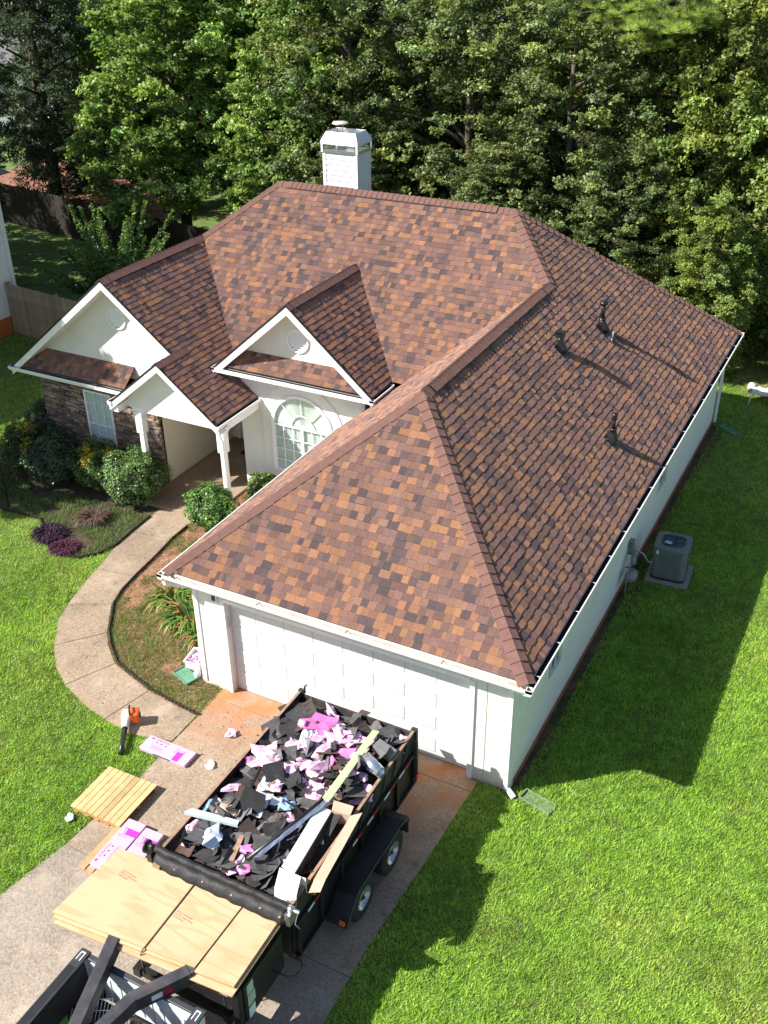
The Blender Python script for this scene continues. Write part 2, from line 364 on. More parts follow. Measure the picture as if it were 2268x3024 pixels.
# curved walkway
WO = [(.45, -1.62), (-.32, -1.82), (-1.05, -1.73), (-1.65, -1.59), (-2.39, -1.31), (-2.92, -.99), (-3.46, -.47), (-3.97, .23), (-4.19, .76), (-4.41, 1.49), (-4.55, 2.11), (-4.76, 2.96), (-4.86, 3.75), (-4.9, 4.6), (-4.96, 5.3)]
WI = [(.45, -.87), (-.09, -.81), (-.81, -.70), (-1.42, -.52), (-1.94, -.35), (-2.41, .02), (-2.75, .36), (-3.05, .8), (-3.33, 1.2), (-3.49, 1.67), (-3.59, 2.28), (-3.68, 3.11), (-3.80, 3.9), (-3.82, 4.5), (-3.84, 5.3)]
wlk = bpy.data.objects.new('walkway', None); COL.objects.link(wlk); tag(wlk, kind='structure')
cuts = [(0, 0), (2, 2), (4, 4), (6, 6), (8, 8), (10, 10), (12, 12), (14, 14)]
for (a, c), (b, d) in zip(cuts[:-1], cuts[1:]):
    o_ = WO[a:b+1]; i_ = WI[c:d+1]
    pts = o_ + i_[::-1]; cx = sum(p[0] for p in pts)/len(pts); cy = sum(p[1] for p in pts)/len(pts)
    pts = [(cx+(p[0]-cx)*.985+0, cy+(p[1]-cy)*.985) for p in pts]
    MB().prism(pts, -.1, .022).obj('slab', M['walk'], wlk)
for s in [c for c in wlk.children]: recalc(s.data)
for s in [c for c in drv.children]: recalc(s.data)
# planting beds: pine-straw bed between walkway and garage, dark bed left of the walkway
BEDR = WI[0:15] + [(-3.84, 6.7), (-.01, 6.74), (-.01, .0), (.45, -.02)]
b1 = MB().prism(BEDR, -.1, .008).obj('planting_bed', M['bed']); recalc(b1.data); tag(b1, kind='structure')
EDGL = [(-4.90, 4.5), (-4.86, 3.75), (-4.80, 3.1), (-4.9, 2.65), (-5.2, 2.28), (-5.7, 2.15), (-6.3, 2.35), (-6.75, 2.85), (-7.3, 3.2), (-8.5, 3.12), (-10.0, 3.25)]
BEDL = EDGL + [(-10.6, 3.9), (-10.6, 5.93), (-5.5, 5.93), (-5.0, 5.3)]
b2 = MB().prism(BEDL, -.1, .0085).obj('planting_bed', M['beddark']); recalc(b2.data); tag(b2, kind='structure')
b3 = MB().prism([(-36, 28), (-28, 24.4), (-24.5, 24.2), (-21.6, 25.9), (-21.8, 29.6), (-27, 33), (-36, 34)], -.1, .01).obj('mulch_bed', M['mulch']); recalc(b3.data); tag(b3, kind='structure')
b4 = MB().prism([(6.37, .1), (6.62, .5), (6.8, 2.4), (6.66, 4.2), (6.9, 5.6), (6.7, 8), (6.62, 12), (6.8, 15.9), (6.37, 15.8)], -.1, .006).obj('bare_soil', mat('damp_clay', (.13, .065, .035), .95, .4, 5, .6, 30, col2=(.045, .05, .018), thresh=(.42, .58))); recalc(b4.data); tag(b4, kind='structure')
b5 = MB().prism([(5.6, 21), (6.4, 18.9), (7.4, 18.3), (8.6, 18.4), (9.5, 20), (8, 22.5)], -.1, .007).obj('bare_soil', mat('dry_clay', (.36, .20, .10), .95, .3, 5, .6, 30, col2=(.16, .17, .05), thresh=(.45, .6))); recalc(b5.data); tag(b5, kind='structure')

def edging(path, label):
    t = thing('bed_edging', (*path[0], 0), label, 'bed edging')
    pts = []
    for a, b in zip(path[:-1], path[1:]):
        a, b = Vector(a), Vector(b); n = max(1, int((b-a).length/.085))
        for k in range(n): pts.append(a.lerp(b, k/n))
    pts.append(Vector(path[-1])); m = MB()
    for i, (a, b) in enumerate(zip(pts[:-1], pts[1:])):
        m.beam((a.x, a.y, .035), (b.x, b.y, .035), .022, .075)
        mid = (a+b)/2; m.lathe([(.0, .018), (.015, .014), (.019, 0), (.019, -.06)], (mid.x, mid.y, .07), n=8)
    m.obj('scalloped_strip', M['edging'], t); return t
edging([(p[0]+.03, p[1]+.03) for p in WI[:14]], 'dark scalloped edging along the inner curve of the walkway beside the garage bed')
edging(EDGL, 'dark scalloped edging around the shaded shrub bed left of the walkway')

# ================================================================== HOUSE
house = thing('house', (0, 0, 0), 'white stucco single-storey house with new brown shingle roof and stone front corner', 'house')
def wallx(name, y0, y1, x0, x1, z0, z1, openings=(), m='stucco'):
    """wall parallel to x; openings (xa, xb, za, zb)"""
    b = MB(); xs = sorted({x0, x1, *[v for o in openings for v in o[:2]]}); zs = sorted({z0, z1, *[v for o in openings for v in o[2:]]})
    for xa, xb in zip(xs[:-1], xs[1:]):
        for za, zb in zip(zs[:-1], zs[1:]):
            cx, cz = (xa+xb)/2, (za+zb)/2
            if any(o[0] < cx < o[1] and o[2] < cz < o[3] for o in openings): continue
            b.box(xa, xb, y0, y1, za, zb)
    return b.obj(name, M[m], house)
def wally(name, x0, x1, y0, y1, z0, z1, openings=(), m='stucco'):
    b = MB(); ys = sorted({y0, y1, *[v for o in openings for v in o[:2]]}); zs = sorted({z0, z1, *[v for o in openings for v in o[2:]]})
    for ya, yb in zip(ys[:-1], ys[1:]):
        for za, zb in zip(zs[:-1], zs[1:]):
            cy, cz = (ya+yb)/2, (za+zb)/2
            if any(o[0] < cy < o[1] and o[2] < cz < o[3] for o in openings): continue
            b.box(x0, x1, ya, yb, za, zb)
    return b.obj(name, M[m], house)
ZW = 2.93
RW = ((1.62, 2.42, 1.16, 2.06), (9.15, 10.05, 1.1, 2.06))
wallx('garage_wall', 0, .18, .0, Wd, 0, ZW, [(.695, 5.575, 0, 2.16)])
wally('side_wall', Wd-.15, Wd, .182, LD, .14, ZW, RW)
fb = MB().box(Wd-.14, Wd+.012, .19, LD, -.05, .138).obj('foundation_strip', M['clay'], house)
wally('garage_side_wall', 0, .15, .182, 6.75, 0, ZW)
wallx('rear_wall', LD-.15, LD, -9.3, Wd-.152, 0, ZW)
wally('end_wall', -9.3, -9.15, 6.1, LD-.152, 0, ZW)
wallx('entry_wall', 6.75, 6.9, -3.5, -.002, 0, 3.80)
wally('entry_side_wall', -3.5, -3.35, 6.902, 9.0, 0, 3.6, m='stucco_in')
wally('porch_wall', -5.65, -5.5, 6.02, 9.0, 0, 2.6, m='stucco_in')
wallx('porch_back_wall', 9.0, 9.15, -5.65, -3.35, 0, 2.6, [(-5.32, -4.38, .08, 2.12)], m='stucco_in')
pf = MB().box(-5.48, -3.52, 4.95, 8.99, -.05, .075).obj('porch_floor', M['porchc'], house)
MB().box(-5.48, -3.36, 6.2, 9.0, 2.62, 2.66).obj('porch_ceiling', M['trim'], house)
# front door in the porch recess
fd = MB().box(-5.22, -4.48, 9.03, 9.08, .1, 2.08).obj('front_door', M['trim'], house)
MB().box(-5.32, -5.225, 8.975, 9.1, .08, 2.12).box(-4.475, -4.38, 8.975, 9.1, .08, 2.12).box(-5.225, -4.475, 8.975, 9.1, 2.085, 2.12).obj('door_frame', M['trim'], fd)
MB().box(-5.08, -4.62, 9.02, 9.029, .6, 1.9).obj('door_glass', M['dark_in'], fd)
MB().lathe([(0, .05), (.03, .045), (.035, .02), (.015, 0)], (-4.55, 9.03, 1.05), (0, -1, 0), 12).obj('handle', M['brass'], fd)
dm = MB().box(-4.75, -4.05, 8.2, 8.65, .076, .09).obj('doormat', M['mat_dark']); tag(dm, 'small dark doormat on the porch floor inside the shaded entry', 'doormat')
# posts with brackets
def post(x, y, nm):
    p = MB().box(x-.065, x+.065, y-.065, y+.065, .3, 2.42).obj('porch_post', M['trim'], house); bevel(p, .012)
    MB().box(x-.09, x+.09, y-.09, y+.09, .0, .3).obj('post_base', M['trim'], p)
    MB().box(x-.1, x+.1, y-.1, y+.1, 1.86, 2.42).obj('post_head', M['trim'], p)
    MB().box(x-.16, x+.16, y-.07, y+.07, 2.421, 2.56).obj('post_bracket', M['trim'], p)
post(-5.50, 5.34, 'a'); post(-3.08, 5.34, 'b')

# garage door: four rows of eight raised panels
gd = MB().box(.70, 5.57, .15, .19, .02, 2.15).obj('garage_door', M['door'], house)
for r in range(4):
    z0 = .02+.5325*r
    if r: MB().box(.70, 5.57, .143, .15, z0-.004, z0+.004).obj('section_seam', M['trim'], gd)
    for c in range(8):
        x0 = .70+.609*c+.062; a, b_ = x0, x0+.49; za, zb = z0+.125, z0+.435
        m = MB()
        # raised field with sloped border
        i_ = .035
        vo = [(a, .149, za), (b_, .149, za), (b_, .149, zb), (a, .149, zb)]
        vi = [(a+i_*.7, .139, za+i_*.7), (b_-i_*.7, .139, za+i_*.7), (b_-i_*.7, .139, zb-i_*.7), (a+i_*.7, .139, zb-i_*.7)]
        vj = [(a+i_*1.6, .144, za+i_*1.6), (b_-i_*1.6, .144, za+i_*1.6), (b_-i_*1.6, .144, zb-i_*1.6), (a+i_*1.6, .144, zb-i_*1.6)]
        m.add(vo+vi+vj, [(k, (k+1) % 4, 4+(k+1) % 4, 4+k) for k in range(4)]+[(4+k, 4+(k+1) % 4, 8+(k+1) % 4, 8+k) for k in range(4)]+[(8, 9, 10, 11)])
        o = m.obj('panel', M['door'], gd)
MB().box(.62, .694, -.03, .15, 0, 2.2).box(5.576, 5.66, -.035, .15, 0, 2.2).box(.694, 5.576, -.035, .15, 2.161, 2.23).obj('door_trim', M['trim'], house)
MB().box(.43, .55, -.05, -.003, 2.12, 2.3).box(.45, .53, -.056, -.051, 2.15, 2.27, 1).obj('wall_speaker', [M['trim'], M['dark_in']], house)
MB().box(.618, .60+.015, -.0, .001, 0, .001).obj('spacer_bead', M['trim'], house) if False else None
MB().box(.695, .703, .02, .10, 1.55, 1.78).obj('keypad', M['gutter_in'], house)
# corner boards
MB().box(-.012, .09, -.022, -.002, .1, 2.6).obj('corner_board', M['trim'], house)
MB().box(5.86, 5.875, -.008, -.002, 0, 2.6).obj('wall_joint', M['gutter_in'], house)

# ---- roof planes
E_ = .143
SH = [(srgb(158, 116, 90), .18), (srgb(132, 102, 93), .28), (srgb(121, 95, 88), .22), (srgb(97, 83, 83), .15), (srgb(143, 109, 93), .17)]
def tabcol():
    r = random.random()*sum(w for _, w in SH)
    for c, w in SH:
        r -= w
        if r <= 0: break
    k = random.uniform(.86, 1.12); return (c[0]*k, c[1]*k*random.uniform(.97, 1.03), c[2]*k, 1)
def clip(poly, conv):
    """Sutherland-Hodgman against CCW convex polygon, 2D"""
    out = poly
    for i in range(len(conv)):
        (x0, y0), (x1, y1) = conv[i], conv[(i+1) % len(conv)]
        ins = lambda p: (x1-x0)*(p[1]-y0)-(y1-y0)*(p[0]-x0) >= -1e-9
        new = []
        for j in range(len(out)):
            a, b = out[j], out[(j+1) % len(out)]
            ia, ib = ins(a), ins(b)
            if ia: new.append(a)
            if ia != ib:
                d = (x1-x0)*(b[1]-a[1])-(y1-y0)*(b[0]-a[0])
                t = ((y1-y0)*(a[0]-x0)-(x1-x0)*(a[1]-y0))/d
                new.append((a[0]+(b[0]-a[0])*t, a[1]+(b[1]-a[1])*t))
        out = new
        if len(out) < 3: return []
    return out
def area2(p): return abs(sum(p[i][0]*p[(i+1) % len(p)][1]-p[(i+1) % len(p)][0]*p[i][1] for i in range(len(p))))/2
TABS = []      # (distance, verts, faces, colour)
roof = bpy.data.objects.new('roof', None); COL.objects.link(roof); roof.parent = house
deck = MB()
def plane(up, z_of, polys, eave, slope=PI_, tabs=True):
    """up: horizontal unit vector pointing upslope; polys: convex pieces in plan, CCW; eave: plan distance (along up) of the eave line"""
    up = Vector((*up, 0)); uh = Vector((up.y, -up.x, 0))          # along the eave
    L = math.sqrt(1+slope*slope); sl = Vector((up.x, up.y, slope))/L; nrm = Vector((-up.x*slope, -up.y*slope, 1))/L
    org = up*eave; org.z = z_of(org.x, org.y) if True else 0
    def to_uv(p): return (p[0]*uh.x+p[1]*uh.y, (p[0]*up.x+p[1]*up.y-eave)*L)
    pv = []
    for poly in polys:
        q = [to_uv(p) for p in poly]
        if sum(q[i][0]*q[(i+1) % len(q)][1]-q[(i+1) % len(q)][0]*q[i][1] for i in range(len(q))) < 0: q = q[::-1]
        pv.append(q)
        P3 = [org + uh*a + sl*b - nrm*.001 for a, b in q]
        deck.extr(P3, -nrm*.03)
    if not tabs: return
    umin = min(a for q in pv for a, b in q); umax = max(a for q in pv for a, b in q)
    vmin = min(b for q in pv for a, b in q); vmax = max(b for q in pv for a, b in q)
    k = 0; v = vmin
    while v < vmax:
        u = umin-random.random()*.3; hi = random.random() < .5
        while u < umax:
            w = random.choice((.07, .10, .12, .14, .16, .18, .21, .13, .15)); 
            t = (random.uniform(.0120, .0135) if hi else random.uniform(.0085, .0095)); hi = not hi if random.random() < .7 else hi
            lo = v-.008 if t > .0105 else v+.003
            sb_ = random.uniform(.007, .013) if random.random() < .7 else .003
            c = tabcol()
            quad = [(u+.0012, lo-.012), (u+w-.0012, lo-.012), (u+w-.0012, v+E_+.012), (u+.0012, v+E_+.012)]
            for q in pv:
                if umin <= u+w/2 <= umax+1:
                    r = clip(quad, q)
                    if len(r) < 3 or area2(r) < .0004: continue
                    h = lambda b: .0012 + t*max(0, min(1, (v+E_+.0-b)/(E_)))
                    top_ = [org + uh*a + sl*b + nrm*h(b) for a, b in r]; bot = [org + uh*a + sl*b - nrm*.0005 for a, b in r]
                    n = len(r)
                    fs = [tuple(range(n))] + [(n+i, n+(i+1) % n, (i+1) % n, i) for i in range(n)]
                    cen = sum(top_, Vector())/n
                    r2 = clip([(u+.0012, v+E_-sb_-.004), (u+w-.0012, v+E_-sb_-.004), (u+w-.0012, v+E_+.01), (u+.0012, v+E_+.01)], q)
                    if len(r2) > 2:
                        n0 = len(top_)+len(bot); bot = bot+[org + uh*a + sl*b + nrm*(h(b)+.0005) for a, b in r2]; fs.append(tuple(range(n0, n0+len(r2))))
                    TABS.append((dist_cam(cen) if (area2(r) > .018 and nrm.dot(Vector(CAM)-cen) > 0) else 99, top_+bot, fs, c, n))
            u += w
        v += E_; k += 1
g = GT
zr = lambda x, y: HE+(Wd+OV-x)*PI_          # right plane
zfr = lambda x, y: HE+(y+OF)*PI_            # garage front plane
zwl = lambda x, y: HE+(x+OV)*PI_            # wing left plane
zmf = lambda x, y: HM-(YR-y)*PI_            # main front
zls = lambda x, y: HE+(XR-x)*PI_            # left gable + porch right slope
yA = -OF+Wd/2+OV; yE = YR-(Wd/2-XF)
plane((0, 1), zfr, [[(-OV+g, -OF+g), (Wd+OV-g, -OF+g), (Wd/2, yA)]], -OF+g)
plane((-1, 0), zr, [[(Wd+OV-g, -OF+g), (Wd+OV-g, yE), (Wd/2, yE), (Wd/2, yA)], [(Wd+OV-g, yE), (Wd+OV-g, LD+OV-g), (XF, YR), (Wd/2, yE)]], -(Wd+OV-g))
plane((1, 0), zwl, [[(-OV+g, -OF+g), (Wd/2, yA), (Wd/2, yE), (-OV+g, yE-(Wd/2+OV-g))]], -OV+g)
plane((0, 1), zmf, [[(XG, YR), (XLG, YR-(XG-XLG)), (-4.0, 7.3), (.70, 7.3), (Wd/2, yE), (XF, YR)]], 7.3)
yH = YR-(XG-XLG)
plane((-1, 0), zls, [[(XLG, YI), (-4.51, YI), (-4.51, yH-(-4.51-XLG)), (XLG, yH)], [(-4.51, 4.98), (XR-g+.03, 4.98), (XR-g+.03, 6.74), (-4.51, 6.74)], [(-4.51, 6.74), (-3.44, 6.74), (-4.51, yH-(-4.51-XLG))]], -(XR-g+.03))
zpl = lambda x, y: HE+(x-(2*-4.51-XR))*PI_
plane((1, 0), zpl, [[(2*-4.51-XR+g-.03, 4.98), (-4.51, 4.98), (-4.51, 6.14), (2*-4.51-XR+g-.03, 6.14)]], 2*-4.51-XR+g-.03)
zgl = lambda x, y: HE+(x-XLE)*PI_
plane((1, 0), zgl, [[(XLE+g, YI), (XLG, YI), (XLG, yH), (XLE+g, yH)]], XLE+g)
zll = lambda x, y: HM-(XG-x)*PI_
plane((1, 0), zll, [[(XLG, yH), (XG, YR), (XG-4.9, YR+4.9), (XLE+g, YR+4.9), (XLE+g, yH)]], XLE+g, tabs=False)
plane((0, -1), lambda x, y: HM-(y-YR)*PI_, [[(XG, YR), (XF, YR), (Wd+OV-g, LD+OV-g), (XG-4.9, LD+OV-g)]], -(LD+OV-g), tabs=False)
YP = 5.52                                                # pent strip under left gable
plane((0, 1), lambda x, y: HE+(y-YP+.02)*PI_, [[(XLE+.25, YP+.09), (-6.15, YP+.09), (-6.15, 6.13), (XLE+.25+.5, 6.13)]], YP+.09)
# entry gable ("dormer") above the arched window
DX, DY, DZ, DH, DE = -1.70, 6.28, 5.39, 2.19, 3.50
DS = (DZ-DE)/DH; yDr = YR-(HM-DZ)/PI_; yDe = YR-(HM-DE)/PI_
plane((-1, 0), lambda x, y: DE+(DX+DH-x)*DS, [[(DX, DY), (DX+DH-.08, DY), (DX+DH-.08, yDe+.12), (DX, yDr)]], -(DX+DH-.08), DS)
plane((1, 0), lambda x, y: DE+(x-DX+DH)*DS, [[(DX-DH+.08, DY), (DX, DY), (DX, yDr), (DX-DH+.08, yDe+.12)]], DX-DH+.08, DS)
YP2 = 6.22
plane((0, 1), lambda x, y: DE+(y-YP2+.02)*PI_, [[(DX-DH+.28, YP2+.09), (DX+DH-.28, YP2+.09), (DX+DH-.75, 6.73), (DX-DH+.75, 6.73)]], YP2+.09)
deck.obj('roof_deck', M['deck'], roof)
TABS.sort(key=lambda t: t[0])
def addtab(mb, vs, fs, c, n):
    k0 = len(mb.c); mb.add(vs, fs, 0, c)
    for k in range(k0+2*n, len(mb.c)): mb.c[k] = SBC          # printed dark band, darkened further to paint in the course shadow lines
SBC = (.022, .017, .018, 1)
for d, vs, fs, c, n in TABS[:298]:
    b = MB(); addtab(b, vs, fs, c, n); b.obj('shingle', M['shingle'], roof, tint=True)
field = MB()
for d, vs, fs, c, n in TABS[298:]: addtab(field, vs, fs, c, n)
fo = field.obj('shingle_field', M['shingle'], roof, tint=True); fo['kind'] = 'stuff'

# ---- ridge and hip caps
CAPS = []
def ridge(a, b, n1, n2, raised=0., wing=.155, exp=.19, vent=None):
    if vent: exp = .145
    a, b = Vector(a), Vector(b); d = (b-a); L = d.length; d.normalize()
    ws = []
    for n in (n1, n2):
        n = Vector(n).normalized(); w = n.cross(d); w = -w if w.z > 0 else w; ws.append(w.normalized())
    up = (-(ws[0]+ws[1])).normalized(); bis = (Vector(n1).normalized()+Vector(n2).normalized()).normalized()
    N = max(1, int(L/exp)); e = L/N
    if vent:
        m = MB()
        for w, n in zip(ws, (Vector(n1).normalized(), Vector(n2).normalized())):
            p = a+d*vent[0]; q = b-d*vent[1]; m.extr([p+n*.004, q+n*.004, q+w*.178+n*.004, p+w*.178+n*.004], n*.028)
        m.obj('ridge_vent', M['felt'], roof)
    for i in range(N):
        s = i*e; inside = vent and vent[0] <= s+e*.5 <= L-vent[1]
        rz_ = .033 if inside else .012
        f0, f1 = s-.004, s+e+.012
        rows = []
        jit = random.uniform(-.006, .006)
        for sv, hh in ((f0, rz_+.016), (f1, rz_)):
            p = a+d*sv
            rows += [[p+ws[0]*(wing+jit)+Vector(n1).normalized()*hh, p+ws[0]*.04+bis*(hh+.006), p+bis*(hh+.010), p+ws[1]*.04+bis*(hh+.006), p+ws[1]*(wing+jit)+Vector(n2).normalized()*hh]]
        t = .009; low = [[q-bis*t for q in r] for r in rows]
        vs = rows[0]+rows[1]+low[0]+low[1]
        fs = [(k, k+1, 6+k, 5+k) for k in range(4)] + [(10+k, 11+k, k+1, k) for k in range(4)] + [(5+k, 6+k, 16+k, 15+k) for k in range(4)] + [(0, 5, 15, 10), (9, 4, 14, 19)]
        CAPS.append((dist_cam(rows[0][2]), vs, fs))
nF, nR, nL = (0, -PI_, 1), (PI_, 0, 1), (-PI_, 0, 1); nB = (0, PI_, 1)
zA = HE+g*PI_
ridge((-OV+g, -OF+g, zA), (Wd/2, yA, HW), nF, nL); ridge((Wd+OV-g, -OF+g, zA), (Wd/2, yA, HW), nF, nR)
ridge((Wd/2, yA-.02, HW), (Wd/2, yE+.05, HW), nL, nR, vent=(.25, .55), wing=.16)
ridge((Wd/2, yE, HW), (XF, YR, HM), nF, nR); ridge((Wd+OV-g, LD+OV-g, zA), (XF, YR, HM), nB, nR)
ridge((XF, YR, HM), (XG, YR, HM), nF, nB, vent=(.5, .35), wing=.16)
ridge((XLG, yH, HM-(XG-XLG)*PI_), (XG, YR, HM), nF, nL); 
zL = HE+(XLG-XLE)*PI_
ridge((XLG, YI, zL), (XLG, yH, zL), nL, nR, vent=(.35, .5), wing=.16)
ridge((DX, DY, DZ), (DX, yDr, DZ), (-DS, 0, 1), (DS, 0, 1), vent=(.2, .15), wing=.16)
ridge((-4.51, 4.98, HE+(XR+4.51)*PI_), (-4.51, 6.1, HE+(XR+4.51)*PI_), nL, nR)
CAPS.sort(key=lambda t: t[0])
for d, vs, fs in CAPS[:190]: MB().add(vs, fs).obj('ridge_cap', M['cap'], roof)
cf = MB()
for d, vs, fs in CAPS[190:]: cf.add(vs, fs)
o = cf.obj('ridge_cap_run', M['cap'], roof); o['kind'] = 'stuff'

# ---- gutters
def gutter(a, b, out, z, w=.115, h=.10, ends=True, name='gutter', inner='gutter_in', straps=0):
    a, b, out = Vector((*a, 0)), Vector((*b, 0)), Vector((*out, 0)); d = (b-a).normalized()
    prof = [(0, h), (0, 0), (w*.75, 0), (w, h*.45), (w, h), (w-.018, h), (w-.018, h*.5), (w*.7, .012), (.012, .012), (.012, h)]
    m = MB(); n = len(prof)
    for e in (a, b):
        for p, q in prof: m.v.append(tuple(e + out*(p-w) + Vector((0, 0, z-h+q)))); m.c.append((1, 1, 1, 1))
    for i in range(n):
        m.f.append((i, (i+1) % n, n+(i+1) % n, n+i)); m.m.append(1 if 5 <= i <= 8 else 0); m.sm.append(False)
    if ends:
        for e in (a, b):
            m.extr([e+out*(p-w)+Vector((0, 0, z-h+q)) for p, q in ((0, 0), (w*.75, 0), (w, h*.45), (w, h), (0, h))], d*.004)
    o = m.obj(name, [M['trim'], M[inner]], house)
    if straps:
        s = MB(); L = (b-a).length; k = .4
        while k < L:
            p = a+d*k; s.beam(tuple(p-out*(w)+Vector((0, 0, z+.004))), tuple(p+Vector((0, 0, z+.003))), .014, .004); k += straps
        s.obj('gutter_hanger', M['trim'] if inner != 'gutter_in' else M['felt'], o)
    return o
ZG = HE+.045
gutter((-OV, -OF), (Wd+OV, -OF), (0, -1), ZG, straps=1.75)
gutter((Wd+OV, -OF), (Wd+OV, LD+OV), (1, 0), ZG, straps=.95, inner='felt')
gutter((-OV, -OF), (-OV, 6.2), (-1, 0), ZG)
gutter((Wd+OV, LD+OV), (-9.5, LD+OV), (0, 1), ZG)
gutter((XLE-.05, YP), (-6.16, YP), (0, -1), HE+.03, inner='felt')
gutter((XR+.03, 4.95), (XR+.03, 6.74), (1, 0), ZG, inner='felt')
gutter((2*-4.51-XR-.03, 4.95), (2*-4.51-XR-.03, 5.42), (-1, 0), ZG, inner='felt')
gutter((DX-DH-.02, YP2), (DX+DH+.02, YP2), (0, -1), DE+.03, inner='felt')
gutter((DX+DH+.02, YP2), (DX+DH+.02, 7.25), (1, 0), DE+.03, inner='felt')
gutter((DX-DH-.02, YP2), (DX-DH-.02, 7.1), (-1, 0), DE+.03, inner='felt')
# soffits / fascias
MB().box(-OV+g, Wd+OV-g-.002, -OF+g+.002, -.002, HE-.07, HE-.055).box(Wd+.002, Wd+OV-g-.002, -.001, LD+OV-g, HE-.07, HE-.055).box(-OV+g, -.002, -.001, 6.6, HE-.07, HE-.055).obj('soffit', M['trim'], house)
MB().box(-OV+g, Wd+OV-g, -OF+g, -OF+g+.02, HE-.09, HE+.06).box(Wd+OV-g, Wd+OV-g+.002, -OF+g, LD+OV-g, HE-.09, HE+.05).obj('fascia', M['trim'], house)
for q_ in ((XLE+.02, -6.16, YP+.012, 6.0, HE-.07, HE-.055), (DX-DH+.05, DX+DH-.05, YP2+.012, 6.749, DE-.07, DE-.055)): MB().box(*q_).obj('front_soffit', M['trim'], house)
# dark cut edge where the pent roofs meet the gutter, triangular gable walls with rake boards
def gablewall(cx, zap, half, zb, y0, y1, sl_, m='stucco'):
    zt = zap-.12
    h = (zt-zb)/sl_
    o = MB().extr([(cx-h, y0, zb), (cx+h, y0, zb), (cx, y0, zt)], (0, y1-y0, 0)).obj('gable_wall', M[m], house); recalc(o.data); return o
gablewall(XLG, zL, 3.5, HE+.15, 6.10, 6.2, PI_)
gablewall(DX, DZ, 2.19, DE+.1, 6.72, 6.80, DS)
def rakes(cx, y, z, half, sl_, drop_l=0, depth=.19, lowR=None, lowL=None, soff=.0, label=None):
    n = MB(); e = MB(); s = MB(); L = math.sqrt(1+sl_*sl_)
    for sg, lim in ((-1, lowL or half), (1, lowR or half)):
        a = Vector((cx, y, z)); b = Vector((cx+sg*lim, y, z-lim*sl_)); dz = Vector((0, 0, -1))
        # fascia board (vertical depth), dark drip edge above, soffit behind
        n.extr([a+dz*.035, b+dz*.035, b+dz*(.035+depth), a+dz*(.035+depth)], (0, .03, 0))
        nv = Vector((sg*sl_, 0, 1)).normalized()
        e.extr([a-Vector((0, .012, 0))+nv*.012, b-Vector((0, .012, 0))+nv*.012, b-Vector((0, .012, 0))-nv*.022, a-Vector((0, .012, 0))-nv*.022], (0, .03, 0))
        if soff: s.extr([a+dz*.19+Vector((0, .031, 0)), b+dz*.19+Vector((0, .031, 0)), b+dz*.205+Vector((0, .031, 0)), a+dz*.205+Vector((0, .031, 0))], (0, soff, 0))
    o = n.obj('rake_board', M['trim'], house); recalc(o.data)
    o = e.obj('drip_edge', M['felt'], house); recalc(o.data)
    if soff: o = s.obj('rake_soffit', M['trim'], house); recalc(o.data)
rakes(XLG, YI, zL, XLG-XLE, PI_, lowR=1.89, soff=.48)
rakes(DX, DY, DZ, DH-.02, DS, soff=.42)
zP = HE+(XR+4.51)*PI_
rakes(-4.51, 4.98, zP, 1.61, PI_, depth=.17, soff=.29)
# porch gable face + beam
o = MB().extr([(-4.51-1.45, 5.30, HE-.11), (-4.51-1.0, 5.30, 2.43), (-4.51+1.36, 5.30, 2.43), (-4.51+1.52, 5.30, HE-.11), (-4.51, 5.30, zP-.14)], (0, .1, 0)).obj('porch_gable_wall', M['stucco'], house); recalc(o.data)
for q_ in ((-5.66, -5.38, 5.405, 6.0, 2.43, 2.62), (-3.20, -2.95, 5.405, 6.74, 2.43, 2.62), (-6.10, -5.9, 5.02, 5.42, 2.44, 2.60)): MB().box(*q_).obj('porch_beam', M['trim'], house)
MB().box(-5.37, -3.21, 5.41, 6.74, 2.60, 2.62).obj('porch_front_ceiling', M['trim'], house)
# gable louvre vents
def louvre(cx, y, cz, r):
    n = 28
    ring = MB(); vs = []
    for yy_, rr in ((y, r+.045), (y-.035, r+.045), (y-.035, r), (y-.005, r)):
        vs += [(cx+rr*math.cos(2*math.pi*k/n), yy_, cz+rr*math.sin(2*math.pi*k/n)) for k in range(n)]
    ring.add(vs, [(i*n+k, i*n+(k+1) % n, (i+1)*n+(k+1) % n, (i+1)*n+k) for i in range(3) for k in range(n)], 0, None, False)
    ring.add([(cx+r*math.cos(2*math.pi*k/n), y-.003, cz+r*math.sin(2*math.pi*k/n)) for k in range(n)], [tuple(range(n))], 1)
    v = ring.obj('gable_vent', [M['trim'], M['gutter_in']], house)
    for j in range(7):
        z = cz-r+.03+(2*r-.02)*j/7+.02; hw = math.sqrt(max(0, r*r-(z-cz)**2))-.004
        if hw < .03: continue
        MB().extr([(cx-hw, y-.006, z+.035), (cx+hw, y-.006, z+.035), (cx+hw, y-.034, z-.012), (cx-hw, y-.034, z-.012)], (0, 0, -.006)).obj('slat', M['trim'], v)
louvre(-6.50, 6.10, 4.38, .24); louvre(-1.70, 6.72, 4.40, .245)

